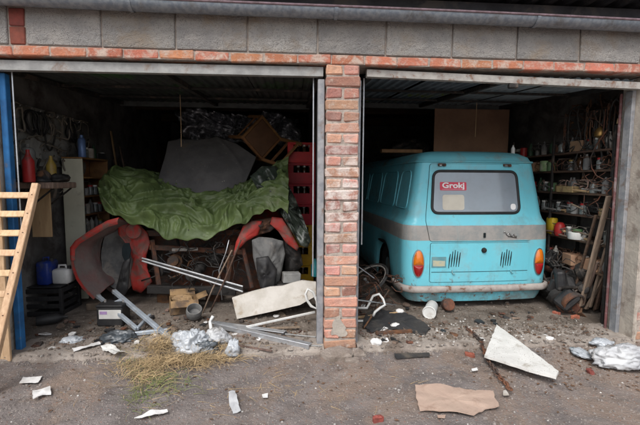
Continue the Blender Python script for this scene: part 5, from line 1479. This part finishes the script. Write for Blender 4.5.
# ------------------------------------------------------------------ forecourt litter
one('triangular_panel', 'large white triangular panel lying flat before the van', 'panel', flat([(496.5, 330), (484, 360), (510, 368.5), (535, 376.5), (556, 382), (558, 376), (540, 362), (518, 345)], .042, .02, 0, .004, 1, .035, lift=lambda p: .02 + .035 * max(0, p.y + .2)), BOARDW2)
one('cardboard_flap', 'torn pinkish cardboard sheet lying on the asphalt', 'cardboard', flat([(415, 387), (440, 386.5), (470, 390), (494, 393), (496, 401), (499, 407), (486, 410), (474, 416), (445, 413), (420, 411), (417, 400)], .012, .006, .014, .006, 5, .03), CARD, smooth=True, angle=40)
one('torn_card', 'small torn corner of cardboard beside the pinkish sheet', 'cardboard', flat([(437, 416), (446, 415.5), (445, 419), (438, 418.5)], .008, .004, .006, .002, 6, .02), CARD)
pap = [('white_tile', 'white broken tile lying on the asphalt near the ladder foot', [(23, 377.5), (42, 376.5), (38, 383), (19.5, 384)], PAPER, .006),
       ('crumpled_paper', 'crumpled white paper with dark smudges near the ladder foot', [(32.5, 391), (50, 387), (51, 394.5), (43, 396), (33, 400.5)], PAPER, .02),
       ('white_card', 'white plastic sheet on the threshold under the tube frame', [(101, 348), (110, 346), (126, 354), (116, 358), (104, 353)], BOARDW2, .03),
       ('paper_strip', 'ragged white paper strip on the asphalt before the dry grass', [(134, 418), (150, 412), (167, 410.5), (168, 413), (155, 416), (142, 418)], PAPER, .012),
       ('wet_paper', 'pale soaked paper piece standing on the asphalt before the pillar', [(228.5, 394), (235, 393), (239, 407), (241, 412), (233, 413.5), (229.5, 405)], BAGW, .02),
       ('paper_dot', 'small white paper scrap beside the soaked paper', [(262, 395), (268, 394), (268, 398), (263, 398.5)], PAPER, .008),
       ('paper_dot', 'white paper scrap between cardboard sheet and triangular panel', [(471, 370), (477, 369), (478, 371.5), (472, 372.5)], PAPER, .008),
       ('pale_chip', 'pale chip of board beside the rusty chain', [(503, 391), (506, 390), (509, 396), (503, 396.5)], BOARDW, .008),
       ('white_strip', 'narrow white plastic strip on the left threshold', [(72, 350), (84, 348), (99, 343), (101, 345), (86, 350.5), (74, 352)], PAPER, .02)]
for n_, lb, poly, mt, cu in pap:
    one(n_, lb, 'paper' if mt is PAPER else 'litter', flat(poly, .008 if poly[0][1] > 362 else .04, .003, cu, .002, len(lb), .02), mt, smooth=True, angle=40)
one('plastic_bag', 'large torn white plastic bag lying before the right pier', 'plastic bag', bag(PZ(622, 357, .07),   .20, .12, .085, 21, 80, 40), BAGW, smooth=True)
one('plastic_bag', 'small clear plastic bag beside the large torn one', 'plastic bag', bag(PZ(602, 343, .03), .09, .06, .03, 22, 50, 26), BAG, smooth=True)
one('plastic_bag', 'flattened clear plastic scrap on the ground before the right threshold', 'plastic bag', bag(PZ(581, 353, .03), .06, .09, .025, 23, 50, 26), BAG, smooth=True)
# rusty chain along the crack
g = G()
cpts = [PZ(x, y, .018) for x, y in ((466, 331), (474, 338), (482, 346), (486, 357), (491, 366), (497, 375), (503, 382), (507, 388), (511, 391))]
def along(pts, d):
    for a, b in zip(pts, pts[1:]):
        L = (b - a).length
        if d <= L: return a.lerp(b, d / L), (b - a).normalized()
        d -= L
    return pts[-1], (pts[-1] - pts[-2]).normalized()
tot = sum((b - a).length for a, b in zip(cpts, cpts[1:])); d = 0; k = 0
while d < tot:
    p, t = along(cpts, d); s = Vector((-t.y, t.x, 0)) if k % 2 else Vector((0, 0, 1))
    p = p + Vector((rnd.uniform(-.008, .008), rnd.uniform(-.008, .008), .012 if p.y < -.06 else .03))
    g.tube([p + t * (.026 * math.cos(a)) + s * (.014 * math.sin(a)) for a in [2 * math.pi * q / 10 for q in range(10)]], .0065, 5, True)
    d += .034; k += 1
one('ground_chain', 'rusty brown chain lying in a line beside the white triangular panel', 'chain', g, RUST, smooth=True)

# brick fragments lying about
fr = [(378, 419, 'dull red brick piece on the asphalt near the cardboard sheet'), (545, 372, 'broken brick piece beside the tip of the triangular panel'), (590, 372, 'broken brick piece before the large torn bag'), (470, 355, 'broken brick piece at the threshold by the rusty chain'), (575, 320, 'broken brick piece in front of the leaning planks'), (556, 316, 'broken brick piece below the van bumper end')]
for i, (x, y, lb) in enumerate(fr):
    p = PZ(x, y, .0)
    one('brick_fragment', lb, 'brick', rock(0, 0, .025 + .02 * rnd.random(), .02, .02, 50 + i, 8), BRICK_D, 'broken brick pieces on the ground', loc=(p.x, p.y, .0 if p.y < -.06 else .03), rot=(0, 0, rnd.uniform(0, 6)))

# ------------------------------------------------------------------ gravel, crumbs, leaves, grass (uncountable)
def scatter(name, label, cat, mt, n, fn, size, seed, zf, flatk=.6, shape='stone'):
    r = random.Random(seed); g = G()
    for i in range(n):
        x, y = fn(r); s = size * (.35 + 1.1 * r.random() ** 3); z = zf(x, y)
        a = r.uniform(0, 6.28)
        if shape == 'stone':
            vs = [(x + s * math.cos(a + k * 1.2566) * r.uniform(.7, 1.2), y + s * math.sin(a + k * 1.2566) * r.uniform(.6, 1.1), z - s * .2) for k in range(5)]
            vs += [(x + s * .6 * math.cos(a + .4 + k * 1.2566), y + s * .6 * math.sin(a + .4 + k * 1.2566), z + s * flatk * r.uniform(.7, 1.2)) for k in range(5)]
            g.add(vs, [(k, (k + 1) % 5, 5 + (k + 1) % 5, 5 + k) for k in range(5)] + [(5, 6, 7, 8, 9)])
        else:
            t = r.uniform(-.5, .5)
            c, sn = math.cos(a), math.sin(a)
            vs = [(x + s * (c * u - sn * v), y + s * (sn * u + c * v), z + .004 + s * h) for u, v, h in ((-1, 0, .1), (0, -.5, .25 + t * .3), (1, 0, .05), (0, .5, .3 - t * .3))]
            g.add(vs, [(0, 1, 2, 3)])
    return tag(obj(name, g, mt), label, cat, kind='stuff')
def zg(x, y):
    if y > -.05 and (-2.6 < x < 0 or .29 < x < 2.83): return .036 if y < .35 else .026
    return ground_h(x, y) - .006
def pfn(lo, hi): return lambda r: (r.uniform(*lo), r.uniform(*hi))
def along_edge(r): return (r.uniform(-2.5, 2.8), -.07 + r.gauss(0, .035))
def inside(r): return (r.choice([r.uniform(-2.5, -.1), r.uniform(.35, 2.7)]), .06 + abs(r.gauss(.22, .42)))
def rightpatch(r): return (1.6 + r.gauss(0, .5), .25 + r.gauss(0, .16))
def rightfore(r): return (2.05 + r.gauss(0, .45), -.3 + r.gauss(0, .3))
scatter('gravel', 'fine grey gravel and grit strewn over the asphalt', 'gravel', STONE, 5200, pfn((-2.9, 3.2), (-1.5, .0)), .010, 1, zg)
scatter('gravel', 'coarser rubble crumbled along the threshold edges', 'gravel', CONC, 620, along_edge, .018, 2, zg)
scatter('gravel', 'dirt crumbs over the garage floor', 'gravel', FLOOR, 2600, inside, .016, 3, zg)
scatter('plaster_crumbs', 'white plaster crumbs scattered behind the triangular panel', 'crumbs', WHITEC, 300, rightpatch, .010, 4, zg)
scatter('plaster_crumbs', 'white and pale crumbs scattered over the asphalt', 'crumbs', WHITEC, 260, pfn((-2.6, 2.8), (-1.2, .0)), .007, 5, zg)
scatter('dead_leaves', 'reddish brown dead leaves and chips on the ground', 'leaves', LEAFM, 620, rightfore, .016, 6, zg, shape='leaf')
scatter('dead_leaves', 'brown leaf scraps over both garage floors', 'leaves', LEAFM, 900, inside, .020, 7, zg, shape='leaf')
scatter('dead_leaves', 'few brown leaves on the left forecourt', 'leaves', LEAFM, 260, pfn((-2.4, .4), (-1.1, 0)), .014, 8, zg, shape='leaf')

def grass(name, label, mt, n, centers, seed, L, up=.5):
    r = random.Random(seed); g = G()
    for i in range(n):
        cx, cy_, sx, sy, hz = r.choice(centers)
        p = PZ(cx + r.gauss(0, sx), cy_ + r.gauss(0, sy), .0)
        z0 = zg(p.x, p.y) + r.random() * hz
        a = r.uniform(0, 6.28); l = L * r.uniform(.4, 1.2); lift = r.uniform(.0, up)
        d = Vector((math.cos(a), math.sin(a) * .8, 0)); w = Vector((-d.y, d.x, .2)).normalized() * r.uniform(.0014, .0028)
        pts = []
        bend = r.uniform(-.4, .4)
        for k in range(4):
            t = k / 3
            pts.append(Vector((p.x, p.y, z0)) + d * l * t + Vector((-d.y, d.x, 0)) * bend * l * t * t + Vector((0, 0, lift * l * (t - .75 * t * t))))
        vs = []
        for k, q in enumerate(pts):
            ww = w * (1 - .8 * k / 3); vs += [q - ww, q + ww]
        g.add(vs, [(2 * k, 2 * k + 1, 2 * k + 3, 2 * k + 2) for k in range(3)])
    return tag(obj(name, g, mt), label, 'grass', kind='stuff')
grass('dry_grass', 'tangled clump of dry straw-coloured grass before the plastic bags', STRAW, 2300, [(161, 353, 9, 4, .08), (165, 362, 14, 5, .05), (192, 362, 10, 4, .05), (212, 358, 14, 4, .03), (143, 372, 14, 8, .02)], 3, .16, .9)
grass('green_grass', 'thin greenish grass blades at the edge of the dry clump', STRAWG, 380, [(150, 380, 14, 7, .02), (170, 385, 14, 6, .02), (140, 395, 8, 8, .01), (135, 362, 10, 6, .02)], 4, .13, .8)
grass('dry_grass', 'sparse straw stalks lying over the asphalt', STRAW, 160, [(210, 395, 40, 8, .0), (110, 380, 30, 14, .0), (270, 385, 25, 10, .0), (120, 360, 20, 4, .0), (330, 390, 60, 15, 0)], 5, .16, .1)
